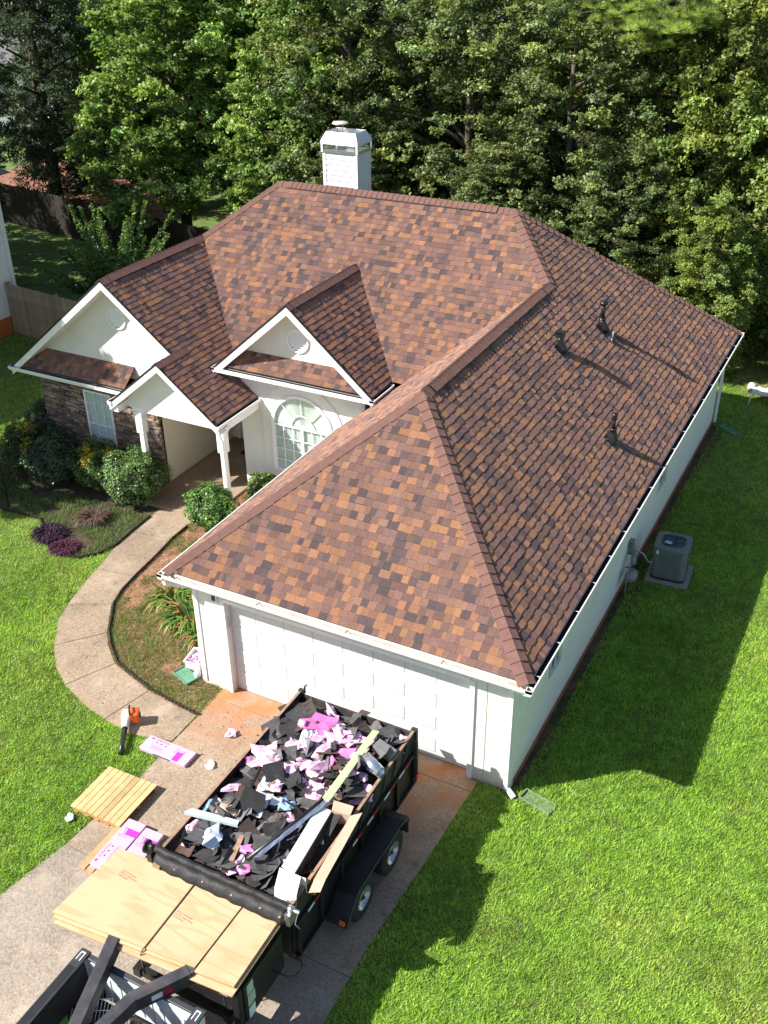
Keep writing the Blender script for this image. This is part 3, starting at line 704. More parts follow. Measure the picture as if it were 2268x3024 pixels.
# ---- windows
def sash_window(x0, x1, z0, z1, y, nx, nz, blind=None, split=None):
    f = .05
    w = MB().box(x0, x0+f, y-.03, y+.05, z0, z1).box(x1-f, x1, y-.03, y+.05, z0, z1).box(x0+f, x1-f, y-.03, y+.05, z1-f, z1).box(x0+f, x1-f, y-.04, y+.05, z0, z0+f).obj('window', M['trim'], house)
    MB().box(x0+f, x1-f, y+.012, y+.018, z0+f, z1-f).obj('pane', M['glass'], w)
    mm = MB(); 
    for k in range(1, nx): xx = x0+f+(x1-x0-2*f)*k/nx; mm.box(xx-.009, xx+.009, y-.002, y+.011, z0+f, z1-f)
    for k in range(1, nz):
        zz = z0+f+(z1-z0-2*f)*k/nz; t = .022 if split == k else .009; mm.box(x0+f, x1-f, y-.010 if split == k else y-.004, y+.0105, zz-t, zz+t)
    mm.obj('muntin', M['trim'], w)
    if blind:
        b = MB(); zz = z0+f
        while zz < z1-f: 
            b.extr([(x0+f, y+.03, zz), (x1-f, y+.03, zz), (x1-f, y+.045, zz+.022), (x0+f, y+.045, zz+.022)], (0, .002, 0)); zz += .026
        b.obj('blind', M[blind], w)
    MB().box(x0+.01, x1-.01, y+.06, y+.08, z0+.01, z1-.01).obj('dark_backing', M['dark_in'], w)
    return w
def side_window(y0, y1, z0, z1, ny, nz):
    f = .045; x = Wd
    w = MB().box(x-.05, x+.025, y0, y0+f, z0, z1).box(x-.05, x+.025, y1-f, y1, z0, z1).box(x-.05, x+.025, y0+f, y1-f, z1-f, z1).box(x-.05, x+.035, y0+f, y1-f, z0, z0+f).obj('window', M['trim'], house)
    MB().box(x-.03, x-.025, y0+f, y1-f, z0+f, z1-f).obj('pane', M['glass'], w)
    mm = MB()
    for k in range(1, ny): yy_ = y0+f+(y1-y0-2*f)*k/ny; mm.box(x-.024, x-.008, yy_-.01, yy_+.01, z0+f, z1-f)
    for k in range(1, nz): zz = z0+f+(z1-z0-2*f)*k/nz; mm.box(x-.0235, x-.0075, y0+f, y1-f, zz-.01, zz+.01)
    mm.obj('muntin', M['trim'], w); MB().box(x-.09, x-.07, y0+.01, y1-.01, z0+.01, z1-.01).obj('dark_backing', M['dark_in'], w)
side_window(*RW[0], 3, 2); side_window(*RW[1], 3, 3)
# stone-front window
SWY = 5.97; WX0, WX1, WZ0, WZ1 = -7.88, -6.98, .70, 2.29
sash_window(WX0, WX1, WZ0, WZ1, SWY, 3, 5, 'blindw', split=2)
# ledge-stone wall: backing, then individual stones in thin courses
wallx('stone_wall_backing', 6.0, 6.1, -9.3, -5.5, -.02, 2.60, [(WX0-.002, WX1+.002, WZ0-.002, WZ1+.002)], 'mortar')
SC_ = [srgb(150, 132, 116), srgb(130, 114, 104), srgb(110, 98, 92), srgb(165, 138, 114), srgb(138, 112, 98), srgb(96, 86, 82)]
stw = bpy.data.objects.new('stone_wall', None); COL.objects.link(stw); stw.parent = house
stones = []
z = 0.0
while z < 2.58:
    h = random.uniform(.05, .105); h = min(h, 2.59-z); x = -9.30-random.random()*.2
    while x < -5.5:
        w = random.uniform(.14, .46); a, b = max(x, -9.31), min(x+w, -5.49)
        pieces = [(a, b)]
        if z+h > WZ0-.01 and z < WZ1+.01:
            pieces = [(p, q) for p, q in ((a, min(b, WX0-.004)), (max(a, WX1+.004), b)) if q-p > .03]
        for p, q in pieces:
            if q-p > .03: stones.append((p, q, z, h))
        x += w
    z += h
random.shuffle(stones); stones.sort(key=lambda s: -(s[1]-s[0])*s[3])
def stone(mb, s):
    p, q, z_, h = s; c = random.choice(SC_); k = random.uniform(.8, 1.15); c = (c[0]*k, c[1]*k, c[2]*k, 1); j = lambda a: random.uniform(-a, a)
    yf = 5.945+random.uniform(-.028, .022); g_ = .006
    V = [(p+g_, 6.002, z_+g_), (q-g_, 6.002, z_+g_), (q-g_, 6.002, z_+h-g_), (p+g_, 6.002, z_+h-g_), (p+g_+.004, yf+j(.008), z_+g_+.004+abs(j(.008))), (q-g_-.004, yf+j(.01), z_+g_+.004), (q-g_-.008, yf+j(.008), z_+h-g_-.004-abs(j(.01))), (p+g_+.008, yf+j(.01), z_+h-g_-.003)]
    mb.add(V, [(4, 5, 6, 7), (0, 1, 5, 4), (1, 2, 6, 5), (2, 3, 7, 6), (3, 0, 4, 7)], 0, c)
for s in stones[:296]:
    b = MB(); stone(b, s); b.obj('stone', M['stone'], stw, tint=True)
b = MB()
for s in stones[296:]: stone(b, s)
# short return on the porch side and left end
for zz in np.arange(0, 2.5, .075):
    for xs in (-5.5,):
        c = random.choice(SC_); yy_ = 5.96
        b.box(xs-.01, xs+.012+random.random()*.012, 5.95, 6.0+random.random()*.06, zz+.005, zz+.07, 0, c)
    b.box(-9.325, -9.3, 5.96, 6.1, zz+.005, zz+.07, 0, random.choice(SC_))
o = b.obj('stone_chips', M['stone'], stw, tint=True); o['kind'] = 'stuff'

# arched window with flared surround
AX, AY, AR, AZ0, AZ1 = -1.72, 6.75, .80, .95, 2.16
aw = bpy.data.objects.new('arched_window', None); COL.objects.link(aw); aw.parent = house
def arc(r, y, n=28, x0=AX, z0=AZ1): return [(x0+r*math.cos(math.pi*k/n), y, z0+r*math.sin(math.pi*k/n)) for k in range(n+1)]
def band(r0, r1, y0, y1, mb, mi=0, legs=None):
    a, b = arc(r0, y1), arc(r1, y1); n = len(a)
    if legs is not None:
        a = [(AX+r0, y1, legs)]+a+[(AX-r0, y1, legs)]; b = [(AX+r1, y1, legs)]+b+[(AX-r1, y1, legs)]; n += 2
    c = [(p[0], y0, p[2]) for p in a]; d = [(p[0], y0, p[2]) for p in b]
    vs = a+b+c+d; fs = []
    for k in range(n-1):
        fs += [(k, k+1, n+k+1, n+k), (n+k, n+k+1, 3*n+k+1, 3*n+k), (2*n+k+1, 2*n+k, k, k+1)[::-1] if False else (k+1, k, 2*n+k, 2*n+k+1)]
    fs += [(0, n, 3*n, 2*n), (n-1, 2*n-1, 4*n-1, 3*n-1)]
    mb.add(vs, fs, mi)
m = MB(); band(AR+.05, AR+.34, AY-.001, AY-.035, m, legs=.55); o = m.obj('window_surround', M['stucco'], aw); recalc(o.data)
m = MB(); band(AR-.02, AR+.055, AY-.001, AY-.085, m, legs=AZ0-.05); m.box(AX-AR-.05, AX+AR+.05, AY-.055, AY-.002, AZ0-.10, AZ0-.03); o = m.obj('window_frame', M['trim'], aw); recalc(o.data)
o = MB().add([(AX, AY-.040, AZ1)]+arc(AR-.01, AY-.040), [(0, k+1, k+2) for k in range(28)]).box(AX-AR+.01, AX+AR-.01, AY-.040, AY-.038, AZ0-.03, AZ1-.001).obj('pane', M['glass'], aw)
m = MB()          # pleated fan shade
n = 56
for k in range(n):
    a0, a1 = math.pi*k/n, math.pi*(k+1)/n; am = (a0+a1)/2; R = AR-.012
    P = lambda a, r, y: (AX+r*math.cos(a), y, AZ1+.02+r*math.sin(a))
    m.add([P(a0, .06, AY-.004), P(a0, R, AY-.003), P(am, R, AY-.034), P(am, .06, AY-.008), P(a1, R, AY-.003), P(a1, .06, AY-.004)], [(0, 1, 2, 3), (3, 2, 4, 5)])
m.obj('fan_shade', M['blind'], aw)
m = MB(); zz = AZ0
while zz < AZ1-.05: m.extr([(AX-AR+.02, AY-.004, zz), (AX+AR-.02, AY-.004, zz), (AX+AR-.02, AY-.009, zz+.024), (AX-AR+.02, AY-.009, zz+.024)], (0, .001, 0)); zz += .028
m.obj('slat_blind', M['blindw'], aw)
m = MB()
for k in (1, 2, 3, 4):
    a = math.pi*k/5 if k < 5 else 0; a = [math.pi*.25, math.pi*.5, math.pi*.75, math.pi*.5][k-1]
    if k < 4: m.beam((AX+.33*math.cos(a), AY-.056, AZ1+.33*math.sin(a)), (AX+(AR-.02)*math.cos(a), AY-.056, AZ1+(AR-.02)*math.sin(a)), .02, .016, up=(0, 1, 0))
inner = MB(); band(.32, .345, AY-.042, AY-.064, inner); inner.v and m.add(inner.v, inner.f)
m.box(AX-AR, AX+AR, AY-.068, AY-.041, AZ1-.03, AZ1+.015)
m.box(AX-.035, AX+.035, AY-.070, AY-.0415, AZ0-.03, AZ1-.031)
for s in (-1, 1):
    for q in (.27, .53): m.box(AX+s*q-.009, AX+s*q+.009, AY-.058, AY-.0412, AZ0-.03, AZ1-.031)
for q in (.25, .55, .85): m.box(AX-AR+.01, AX+AR-.01, AY-.060, AY-.0414, AZ0+q-.009, AZ0+q+.009)
m.obj('muntin', M['trim'], aw)

# ---- downspouts
def spout(pts, w=.075, d=.06, label=None):
    m = MB()
    for a, b in zip(pts[:-1], pts[1:]):
        a_, b_ = Vector(a), Vector(b); dd = (b_-a_).normalized(); m.beam(a_-dd*.02, b_+dd*.02, w, d, up=(0, 1, .01) if abs(dd.z) > .9 else (0, 0, 1))
    return m.obj('downspout', M['trim'], house)
spout([(6.66, -.38, 2.6), (6.305, -.033, 2.32), (6.305, -.033, .12), (6.48, -.13, .06)])
spout([(-.30, -.40, 2.6), (-.30, -.38, 2.5), (-.10, -.05, 2.3)])
spout([(-3.0, 5.03, 2.6), (-2.93, 5.1, 2.25), (-2.92, 5.12, .1)])
spout([(6.55, 15.9, 2.6), (6.42, 15.88, 2.3), (6.42, 15.88, .1)])

# ---- vent pipes on the right slope
def on_right(x, y): return Vector((x, y, zr(x, y)+.01))
pipes = [((4.18, 7.97), .42, 'square'), ((4.45, 10.1), .62, 'round'), ((5.76, 6.80), .60, 'round2'), ((4.72, 10.02), .24, 'thin')]
for (x, y), h, k in pipes:
    p = on_right(x, y); v = bpy.data.objects.new('vent_pipe', None); COL.objects.link(v); v.parent = roof; v.location = p
    nr = Vector(nR).normalized(); tx = Vector((1, 0, -PI_)).normalized()
    if k != 'thin':
        R = Matrix((tx, Vector((0, 1, 0)), nr)).transposed()
        MB().obox((0, 0, .004), (.36, .34, .008), R).obj('flashing', M['blackpipe'], v).parent = v
    def loc(o): o.matrix_parent_inverse.identity(); return o
    if k == 'square':
        loc(lk('boot', MB().tube([(.06, 0, -.04), (.02, 0, .06), (-.04, 0, .14), (-.06, 0, .22), (-.06, 0, .3)], [.085, .08, .075, .07, .065], 14).mesh('boot', M['blackpipe']), v))
        loc(lk('vent_cap', MB().box(-.15, .03, -.07, .07, .29, .40).extr([(-.17, -.085, .40), (.05, -.085, .40), (.05, .085, .40), (-.17, .085, .40)], (0, 0, .02)).mesh('vent_cap', M['blackpipe']), v))
    elif k == 'round':
        loc(lk('boot', MB().tube([(.08, 0, -.05), (.03, 0, .07), (-.03, 0, .16), (-.04, 0, .25)], [.09, .085, .08, .07], 14).lathe([(.085, .24), (.085, .27), (.05, .28)], (-.04, 0, 0), n=16).mesh('boot', M['blackpipe']), v))
        loc(lk('pipe', MB().tube([(-.04, 0, .27), (-.04, 0, h)], .05, 14).mesh('pipe', M['blackpipe']), v))
        loc(lk('vent_cap', MB().lathe([(.05, h-.03), (.095, h-.02), (.10, h+.02), (.075, h+.05), (0, h+.055)], (-.04, 0, 0), n=20).mesh('vent_cap', M['blackpipe']), v))
    elif k == 'round2':
        loc(lk('boot', MB().lathe([(.13, -.09), (.12, .05), (.09, .16), (.06, .24), (.075, .25), (.075, .28), (.045, .285)], (0, 0, 0), n=18).mesh('boot', M['blackpipe']), v))
        loc(lk('pipe', MB().tube([(0, 0, .27), (0, 0, h-.1)], .038, 12).mesh('pipe', M['blackpipe']), v))
        loc(lk('vent_cap', MB().lathe([(.04, h-.13), (.07, h-.11), (.05, h-.07), (.06, h-.03), (.068, h), (0, h+.01)], (0, 0, 0), n=18).mesh('vent_cap', M['blackpipe']), v))
    else:
        loc(lk('boot', MB().lathe([(.09, -.07), (.07, .05), (.03, .09)], (0, 0, 0), n=14).mesh('boot', M['blackpipe']), v))
        loc(lk('pipe', MB().tube([(0, 0, .05), (0, 0, h)], .024, 10).mesh('pipe', M['meter']), v))

# ---- chimney: sided chase with sheet-metal shroud
CX0, CX1, CY0, CY1, CZ = -5.94, -4.76, 15.25, 16.10, 6.64
chim = MB().box(CX0+.03, CX1-.03, CY0+.03, CY1-.03, 0, CZ-.02).obj('chimney', M['siding_grey'], house)
for k in range(18):
    zt = CZ-.06-.155*k
    m = MB(); q = lambda P, off: m.extr(P, off)
    m.extr([(CX0+.10, CY0+.028, zt), (CX1-.10, CY0+.028, zt), (CX1-.10, CY0+.008, zt-.15), (CX0+.10, CY0+.008, zt-.15)], (0, .02, 0))
    o = m.obj('siding_board', M['siding_grey'], chim)
    m = MB().extr([(CX1-.028, CY0+.09, zt), (CX1-.028, CY1-.09, zt), (CX1-.008, CY1-.09, zt-.15), (CX1-.008, CY0+.09, zt-.15)], (-.02, 0, 0))
    m.obj('siding_board', M['siding_grey'], chim)
MB().box(CX0, CX0+.1, CY0, CY0+.1, 0, CZ-.03).box(CX1-.1, CX1, CY0, CY0+.09, 0, CZ-.03).box(CX1-.1, CX1, CY1-.09, CY1, 0, CZ-.03).obj('corner_trim', M['trim'], chim)
MB().box(CX0-.02, CX1+.02, CY0-.02, CY1+.02, CZ-.025, CZ+.06).obj('flashing_band', M['foil'], chim)
m = MB()
zb, zt = CZ+.21, CZ+.55; i_ = .22
for x0, x1, y0, y1 in ((CX0-.03, CX0+.03, CY0-.03, CY0-.02), (CX1-.03, CX1+.03, CY0-.03, CY0-.02), (CX1+.02, CX1+.03, CY0-.019, CY0+.03), (CX1+.02, CX1+.03, CY1-.03, CY1+.03), (CX0-.03, CX0-.02, CY0-.019, CY0+.03), (CX0-.03, CX0+.03, CY1+.02, CY1+.03)):
    m.box(x0, x1, y0, y1, CZ-.02, zb+.02)
o4 = [(CX0-.035, CY0-.035), (CX1+.035, CY0-.035), (CX1+.035, CY1+.035), (CX0-.035, CY1+.035)]
t4 = [(CX0+.12, CY0+i_), (CX1-.12, CY0+i_), (CX1-.12, CY1-i_), (CX0+.12, CY1-i_)]
t4 = [(CX0+.09, CY0+.11), (CX1-.10, CY0+.11), (CX1-.10, CY1-.10), (CX0+.09, CY1-.10)]
V = [(*p, zb) for p in o4]+[(*p, zb+.09) for p in o4]+[(*p, zt) for p in t4]
F = [(k, (k+1) % 4, 4+(k+1) % 4, 4+k) for k in range(4)]+[(4+k, 4+(k+1) % 4, 8+(k+1) % 4, 8+k) for k in range(4)]
m.add(V, F); sh = m.obj('chimney_shroud', M['siding'], chim); sh.modifiers.new('solid', 'SOLIDIFY').thickness = .012
MB().lathe([(.11, CZ+.05), (.11, CZ+.5)], (CX0+.40, (CY0+CY1)/2, 0), n=18).lathe([(0, CZ+.79), (.23, CZ+.77), (.25, CZ+.74), (.23, CZ+.725), (0, CZ+.73)], (CX0+.40, (CY0+CY1)/2, 0), n=22).tube([(CX0+.30, (CY0+CY1)/2-.05, CZ+.5), (CX0+.30, (CY0+CY1)/2-.05, CZ+.70)], .012, 6).tube([(CX0+.50, (CY0+CY1)/2-.05, CZ+.5), (CX0+.50, (CY0+CY1)/2-.05, CZ+.70)], .012, 6).obj('flue_cap', M['gutter_in'], chim)

# ================================================================== THINGS ROUND THE HOUSE
# air-conditioning condenser on a pad
ac = thing('air_conditioner', (7.16, 7.72, 0), 'dark grey outdoor air conditioner with round fan top on a concrete pad', 'air conditioner', rz=math.radians(4))
def loc(nm, mb, mm, par, tint=False, bv=0):
    me = mb.mesh(nm, mm, tint); o = bpy.data.objects.new(nm, me); COL.objects.link(o); o.parent = par
    if bv: bevel(o, bv)
    return o
def rrect(hx, hy, r, n=5):
    pts = []
    for cx, cy, a0 in ((hx-r, hy-r, 0), (-hx+r, hy-r, 90), (-hx+r, -hy+r, 180), (hx-r, -hy+r, 270)):
        for k in range(n+1): a = math.radians(a0+90*k/n); pts.append((cx+r*math.cos(a), cy+r*math.sin(a)))
    return pts
loc('pad', MB().box(-.47, .47, -.47, .47, -.02, .07), M['pad'], ac, bv=.01)
loc('cabinet_base', MB().prism(rrect(.37, .37, .1), .071, .12), M['acdark'], ac)
cb = loc('cabinet', MB().prism(rrect(.36, .36, .12), .121, .84), M['acgrey'], ac)
m = MB()
for side in range(4):
    for k in range(18):
        a = math.radians(90*side); x = -.23+.46*k/17; p = Matrix.Rotation(a, 3, 'Z') @ Vector((x, -.364, .47)); m.obox(p, (.008, .008, .66), Matrix.Rotation(a, 3, 'Z'))
loc('louvre_grille', m, M['acgrey'], cb)
n = 32; P = rrect(.375, .375, .13, 7); P = P[::1]; m = MB(); RI = .30
outer = [(p[0], p[1]) for p in P]; k_ = len(outer)
inner_ = [(RI*math.cos(math.atan2(p[1], p[0])), RI*math.sin(math.atan2(p[1], p[0]))) for p in outer]
V = [(*p, .84) for p in outer]+[(*p, .885) for p in outer]+[(*p, .90) for p in inner_]+[(*p, .80) for p in inner_]
m.add(V, [(i+j*k_, (i+1) % k_+j*k_, (i+1) % k_+(j+1)*k_, i+(j+1)*k_) for j in range(3) for i in range(k_)])
loc('top_ring', m, M['acgrey'], ac)
loc('fan_well', MB().prism([(.3*math.cos(2*math.pi*k/24), .3*math.sin(2*math.pi*k/24)) for k in range(24)], .70, .80), M['acdark'], ac)
m = MB()
for k in range(5):
    a = 2*math.pi*k/5; R = Matrix.Rotation(a, 3, 'Z') @ Matrix.Rotation(.35, 3, 'X'); m.obox(Matrix.Rotation(a, 3, 'Z') @ Vector((.15, 0, .835)), (.19, .11, .004), R)
m.lathe([(0, .875), (.07, .87), (.075, .83)], (0, 0, 0), n=16)
loc('fan', m, mat('fan_blue_grey', (.05, .07, .11), .5), ac)
m = MB()
for r in (.08, .12, .16, .2, .24, .28): m.tube([(r*math.cos(2*math.pi*k/28), r*math.sin(2*math.pi*k/28), .897) for k in range(29)], .003, 4, caps=False)
for k in range(8): a = math.pi*k/4; m.tube([(.07*math.cos(a), .07*math.sin(a), .9), (.3*math.cos(a), .3*math.sin(a), .9)], .0035, 4)
loc('fan_grille', m, M['acdark'], ac)
loc('label_plate', MB().obox((-.10, -.10, .905), (.15, .10, .004), Matrix.Rotation(-.35, 3, 'Z')), M['paleblue'], ac)
loc('rating_sticker', MB().box(-.30, -.25, -.366, -.361, .72, .80), M['white'], ac)
loc('refrigerant_line', MB().tube([(-.36, .0, .25), (-.5, .05, .2), (-.62, .1, .35), (-.81, .1, .4)], .018, 8), M['galv'], ac)
# gas meter
gm = thing('gas_meter', (6.52, 6.55, 0), 'grey gas meter and regulator with pipes on the shaded side wall', 'gas meter')
loc('meter_body', MB().lathe([(0, .17), (.10, .15), (.13, .05), (.13, -.05), (.10, -.15), (0, -.17)], (.06, 0, .52), (0, 1, 0), 18), M['meter'], gm)
loc('regulator', MB().lathe([(0, .05), (.1, .035), (.11, 0), (.1, -.03), (0, -.05)], (.02, .22, .78), (1, 0, .3), 16), M['meter'], gm)
loc('riser', MB().tube([(0, -.15, -.02), (0, -.15, .62), (0, -.05, .72), (0, .12, .78)], .018, 8).tube([(0, .12, .45), (0, .3, .5), (-.15, .3, .5)], .016, 8).tube([(0, .25, .8), (0, .3, 1.05), (-.15, .3, 1.1)], .03, 8), M['meter'], gm)
loc('junction_box', MB().box(-.16, -.06, .35, .5, .8, 1.15), M['meter'], gm, bv=.01)

def splash(loc_, rz, label, m):
    t = thing('splash_block', loc_, label, 'splash block', rz=rz)
    loc('trough', MB().box(-.3, .3, -.13, .13, 0, .025).box(-.3, .3, -.13, -.105, .025, .06).box(-.3, .3, .105, .13, .025, .06).box(-.3, -.275, -.105, .105, .025, .07), m, t, bv=.006)
splash((6.88, -.02, 0), math.radians(-12), 'faded green plastic splash block under the front corner downspout', M['splash'])
splash((6.9, 15.65, 0), math.radians(-38), 'dark green splash block in the shade at the far rear corner', M['green_plastic'])

# tub and tray by the garage corner
tb = thing('storage_tub', (-.42, .36, 0), 'clear plastic tub holding pink and red scraps beside the garage wall', 'plastic tub', rz=.15)
loc('tub_wall', MB().extr([(-.15, -.2, 0), (.15, -.2, 0), (.17, -.22, .24), (-.17, -.22, .24)], (0, .01, 0)).extr([(-.15, .2, 0), (.15, .2, 0), (.17, .22, .24), (-.17, .22, .24)], (0, -.01, 0)).box(-.165, -.155, -.2, .2, 0, .24).box(.155, .165, -.2, .2, 0, .24).box(-.15, .15, -.19, .19, 0, .01), M['tub'], tb)
loc('tub_rim', MB().box(-.19, .19, -.235, -.215, .235, .25).box(-.19, .19, .215, .235, .235, .25).box(-.19, -.165, -.215, .215, .235, .25).box(.165, .19, -.215, .215, .235, .25), M['white'], tb)
m = MB()
for k in range(30):
    m.obox((random.uniform(-.12, .12), random.uniform(-.16, .16), .17+random.random()*.05), (random.uniform(.03, .08), random.uniform(.02, .06), .015), Matrix.Rotation(random.random()*6, 3, 'Z') @ Matrix.Rotation(random.random(), 3, 'X'), random.randint(0, 2))
m.box(-.13, .13, -.18, .18, .02, .17, 2)
o = loc('scraps', m, [M['hotpink'], M['white'], M['pinkwrap']], tb); o['kind'] = 'stuff'
tr = thing('plant_tray', (-.42, -.05, 0), 'shallow green plastic tray lying in the grass by the garage corner', 'plastic tray', rz=-.35)
loc('tray', MB().box(-.24, .24, -.13, .13, .005, .05).box(-.24, .24, -.14, -.13, .005, .075).box(-.24, .24, .13, .14, .005, .075).box(-.25, -.24, -.14, .14, .005, .075).box(.24, .25, -.14, .14, .005, .075), M['green_plastic'], tr)
jg = thing('plastic_jug', (-.2, .05, 0), 'small white plastic jug standing in the green tray', 'jug')
loc('jug', MB().lathe([(0, .01), (.065, .01), (.07, .14), (.03, .18), (.025, .21), (0, .21)], (0, 0, 0), n=14), M['white'], jg)

# leaf blower
lb = thing('leaf_blower', (-.58, -1.62, .02), 'orange and white handheld leaf blower with a long black tube', 'leaf blower', rz=math.radians(-58))
loc('fan_housing', MB().lathe([(0, .10), (.10, .10), (.14, .06), (.14, -.04), (.10, -.08), (0, -.08)], (0, 0, .16), (0, 1, 0), 20), M['white'], lb)
loc('engine_cover', MB().box(-.11, .12, .06, .24, .08, .30), M['sawred'], lb, bv=.03)
loc('handle', MB().tube([(-.10, .05, .28), (-.08, .07, .36), (.06, .08, .38), (.12, .1, .3)], .018, 8), M['black_plastic'], lb)
loc('fuel_tank', MB().box(-.10, .04, .05, .2, .02, .08), M['white'], lb, bv=.02)
loc('outlet', MB().tube([(.08, 0, .13), (.26, 0, .12)], [.075, .06], 14), M['white'], lb)
loc('tube', MB().tube([(.24, 0, .12), (.62, 0, .09), (.86, 0, .06)], [.052, .047, .05], 14), M['black_plastic'], lb)
loc('pull_starter', MB().lathe([(0, .03), (.05, .02), (.06, 0)], (0, .24, .2), (0, 1, 0), 12), M['black_plastic'], lb)

# wooden pallet
pal = thing('pallet', (.47, -3.22, .02), 'clean pale wooden pallet lying on the driveway edge and the lawn', 'pallet', rz=math.radians(1))
for k in range(9):
    w = 1.04/9; x = -.52+w*(k+.5); c = .85+random.random()*.25; dk = .72 if k in (5,) else 1.
    loc('board', MB().box(x-w/2+.006, x+w/2-.006, -.5-random.random()*.01, .5, .112, .132, 0, (.52*c*dk, .36*c*dk, .17*c*dk, 1)), M['boards'], pal, tint=True)
for y in (-.46, 0, .46): loc('stringer', MB().box(-.51, .51, y-.022, y+.022, .022, .111, 0, (.40, .21, .08, 1)), M['boards'], pal, tint=True)
for x in (-.44, -.22, 0, .22, .44): loc('bottom_board', MB().box(x-.045, x+.045, -.5, .5, .002, .021, 0, (.40, .20, .07, 1)), M['boards'], pal, tint=True)

def txt(s, size, m, par, loc_, rz=0., name='lettering', spacing=1.):
    c = bpy.data.curves.new(name, 'FONT'); c.body = s; c.size = size; c.extrude = .0006; c.space_character = spacing; c.materials.append(m)
    t_ = bpy.data.objects.new('tmp', c); me = bpy.data.meshes.new_from_object(t_); me.materials.clear(); me.materials.append(m); bpy.data.objects.remove(t_)
    o = bpy.data.objects.new(name, me); COL.objects.link(o); o.parent = par; o.location = loc_; o.rotation_euler = (0, 0, rz); return o
def pack(x, y, z, rz, label, group=None):
    t = thing('shingle_bundle', (x, y, z), label, 'shingle pack', group, rz)
    b = MB().prism(rrect(.51, .175, .02, 3), 0, .075)
    bo = loc('wrapper', b, M['packpink'], t, bv=.012)
    h = .0762
    loc('print_panel', MB().prism([(.20, -.172), (.33, -.172), (.33, .10), (.20, .06)], h-.001, h+.0004), M['magenta'], t)
    loc('print_panel_light', MB().prism([(.13, -.02), (.195, -.02), (.195, .15), (.13, .12)], h-.001, h+.0003).prism([(.21, .03), (.32, .05), (.32, .085), (.21, .06)], h+.0005, h+.0008), mat('print_pink', (.82, .30, .62), .4), t)
    txt('DURATION', .058, M['ink'], t, (-.34, .10, h+.0003))
    m = MB()
    for k in range(3):
        cx = -.28+.10*k; m.prism([(cx+.018*math.cos(a*math.pi/8), .055+.018*math.sin(a*math.pi/8)) for a in range(16)], h-.001, h+.0004)
    loc('round_icon', m, M['ink'], t)
    loc('logo_square', MB().box(-.43, -.38, .10, .14, h-.001, h+.0004), M['magenta'], t)
    m = MB()
    for k in range(5): m.box(-.33, -.33+.3-.05*(k % 2), -.03-.018*k, -.026-.018*k, h-.001, h+.0003)
    loc('small_print', m, M['ink'], t)
    loc('print_stripe', MB().box(-.2, .18, -.178, -.1755, .02, .05), M['navy'], t)
    return t
pack(.57, -1.90, .022, math.radians(0), 'pink wrapped shingle pack lying alone on the driveway near the blower')
pack(1.24, -4.03, .105, math.radians(92), 'pink shingle pack nearer the lawn on low boards beside the plywood')
pack(1.62, -4.06, .105, math.radians(92), 'pink shingle pack nearer the trailer on low boards beside the plywood')
lp = thing('low_pallet', (1.42, -4.1, .02), 'low wooden boards under the two pink shingle packs', 'pallet')
for k in range(6): loc('board', MB().box(-.45+.16*k-.06, -.45+.16*k+.06, -.52, .52, .062, .08, 0, (.45, .28, .14, 1)), M['boards'], lp, tint=True)
for y in (-.45, 0, .45): loc('stringer', MB().box(-.5, .42, y-.03, y+.03, .0, .061, 0, (.42, .26, .13, 1)), M['boards'], lp, tint=True)

def crumple(r, seed, flat=.55, sub=2, spike=.45):
    import bmesh
    from mathutils import noise
    bm = bmesh.new(); bmesh.ops.create_icosphere(bm, subdivisions=sub+1, radius=1)
    for v in bm.verts:
        p = v.co.copy(); a = noise.noise(p*1.7+Vector((seed, 0, 0))); b = noise.noise(p*4.3+Vector((0, seed, 0)))
        s = 1+spike*a*1.6+spike*b*1.3; v.co = p*s*r; v.co.z *= flat
    for f in bm.faces: f.smooth = False
    me = bpy.data.meshes.new('crumple'); bm.to_mesh(me); bm.free(); return me
CR = [crumple(.13, k*3.3, .6, 1, .6) for k in range(7)]
def crump(name, loc_, s, m, label, cat, group=None, idx=None):
    me = CR[random.randrange(7) if idx is None else idx].copy(); me.materials.clear(); me.materials.append(m)
    o = bpy.data.objects.new(name, me); COL.objects.link(o); o.location = loc_
    o.scale = (s[0], s[1], s[2]) if isinstance(s, tuple) else (s, s, s*.8); o.rotation_euler = (random.random()*.4, random.random()*.4, random.random()*6.3)
    return tag(o, label, cat, group)
crump('pink_wrapper', (1.32, -1.02, .05), .8, M['pinkwrap'], 'small crumpled pink wrapper lying alone on the driveway', 'wrapper')
crump('clear_cup', (1.45, -1.82, .04), .6, M['tub'], 'crushed clear plastic cup on the driveway left of the trailer', 'cup')
crump('litter_wrap', (.06, -3.87, .05), .5, M['bag'], 'pale plastic wrap in the grass beside the pallet', 'litter')
crump('litter_wrap', (5.65, -5.62, .04), .6, M['blue'], 'crumpled blue and white wrapper on the driveway by the trailer jack', 'litter')

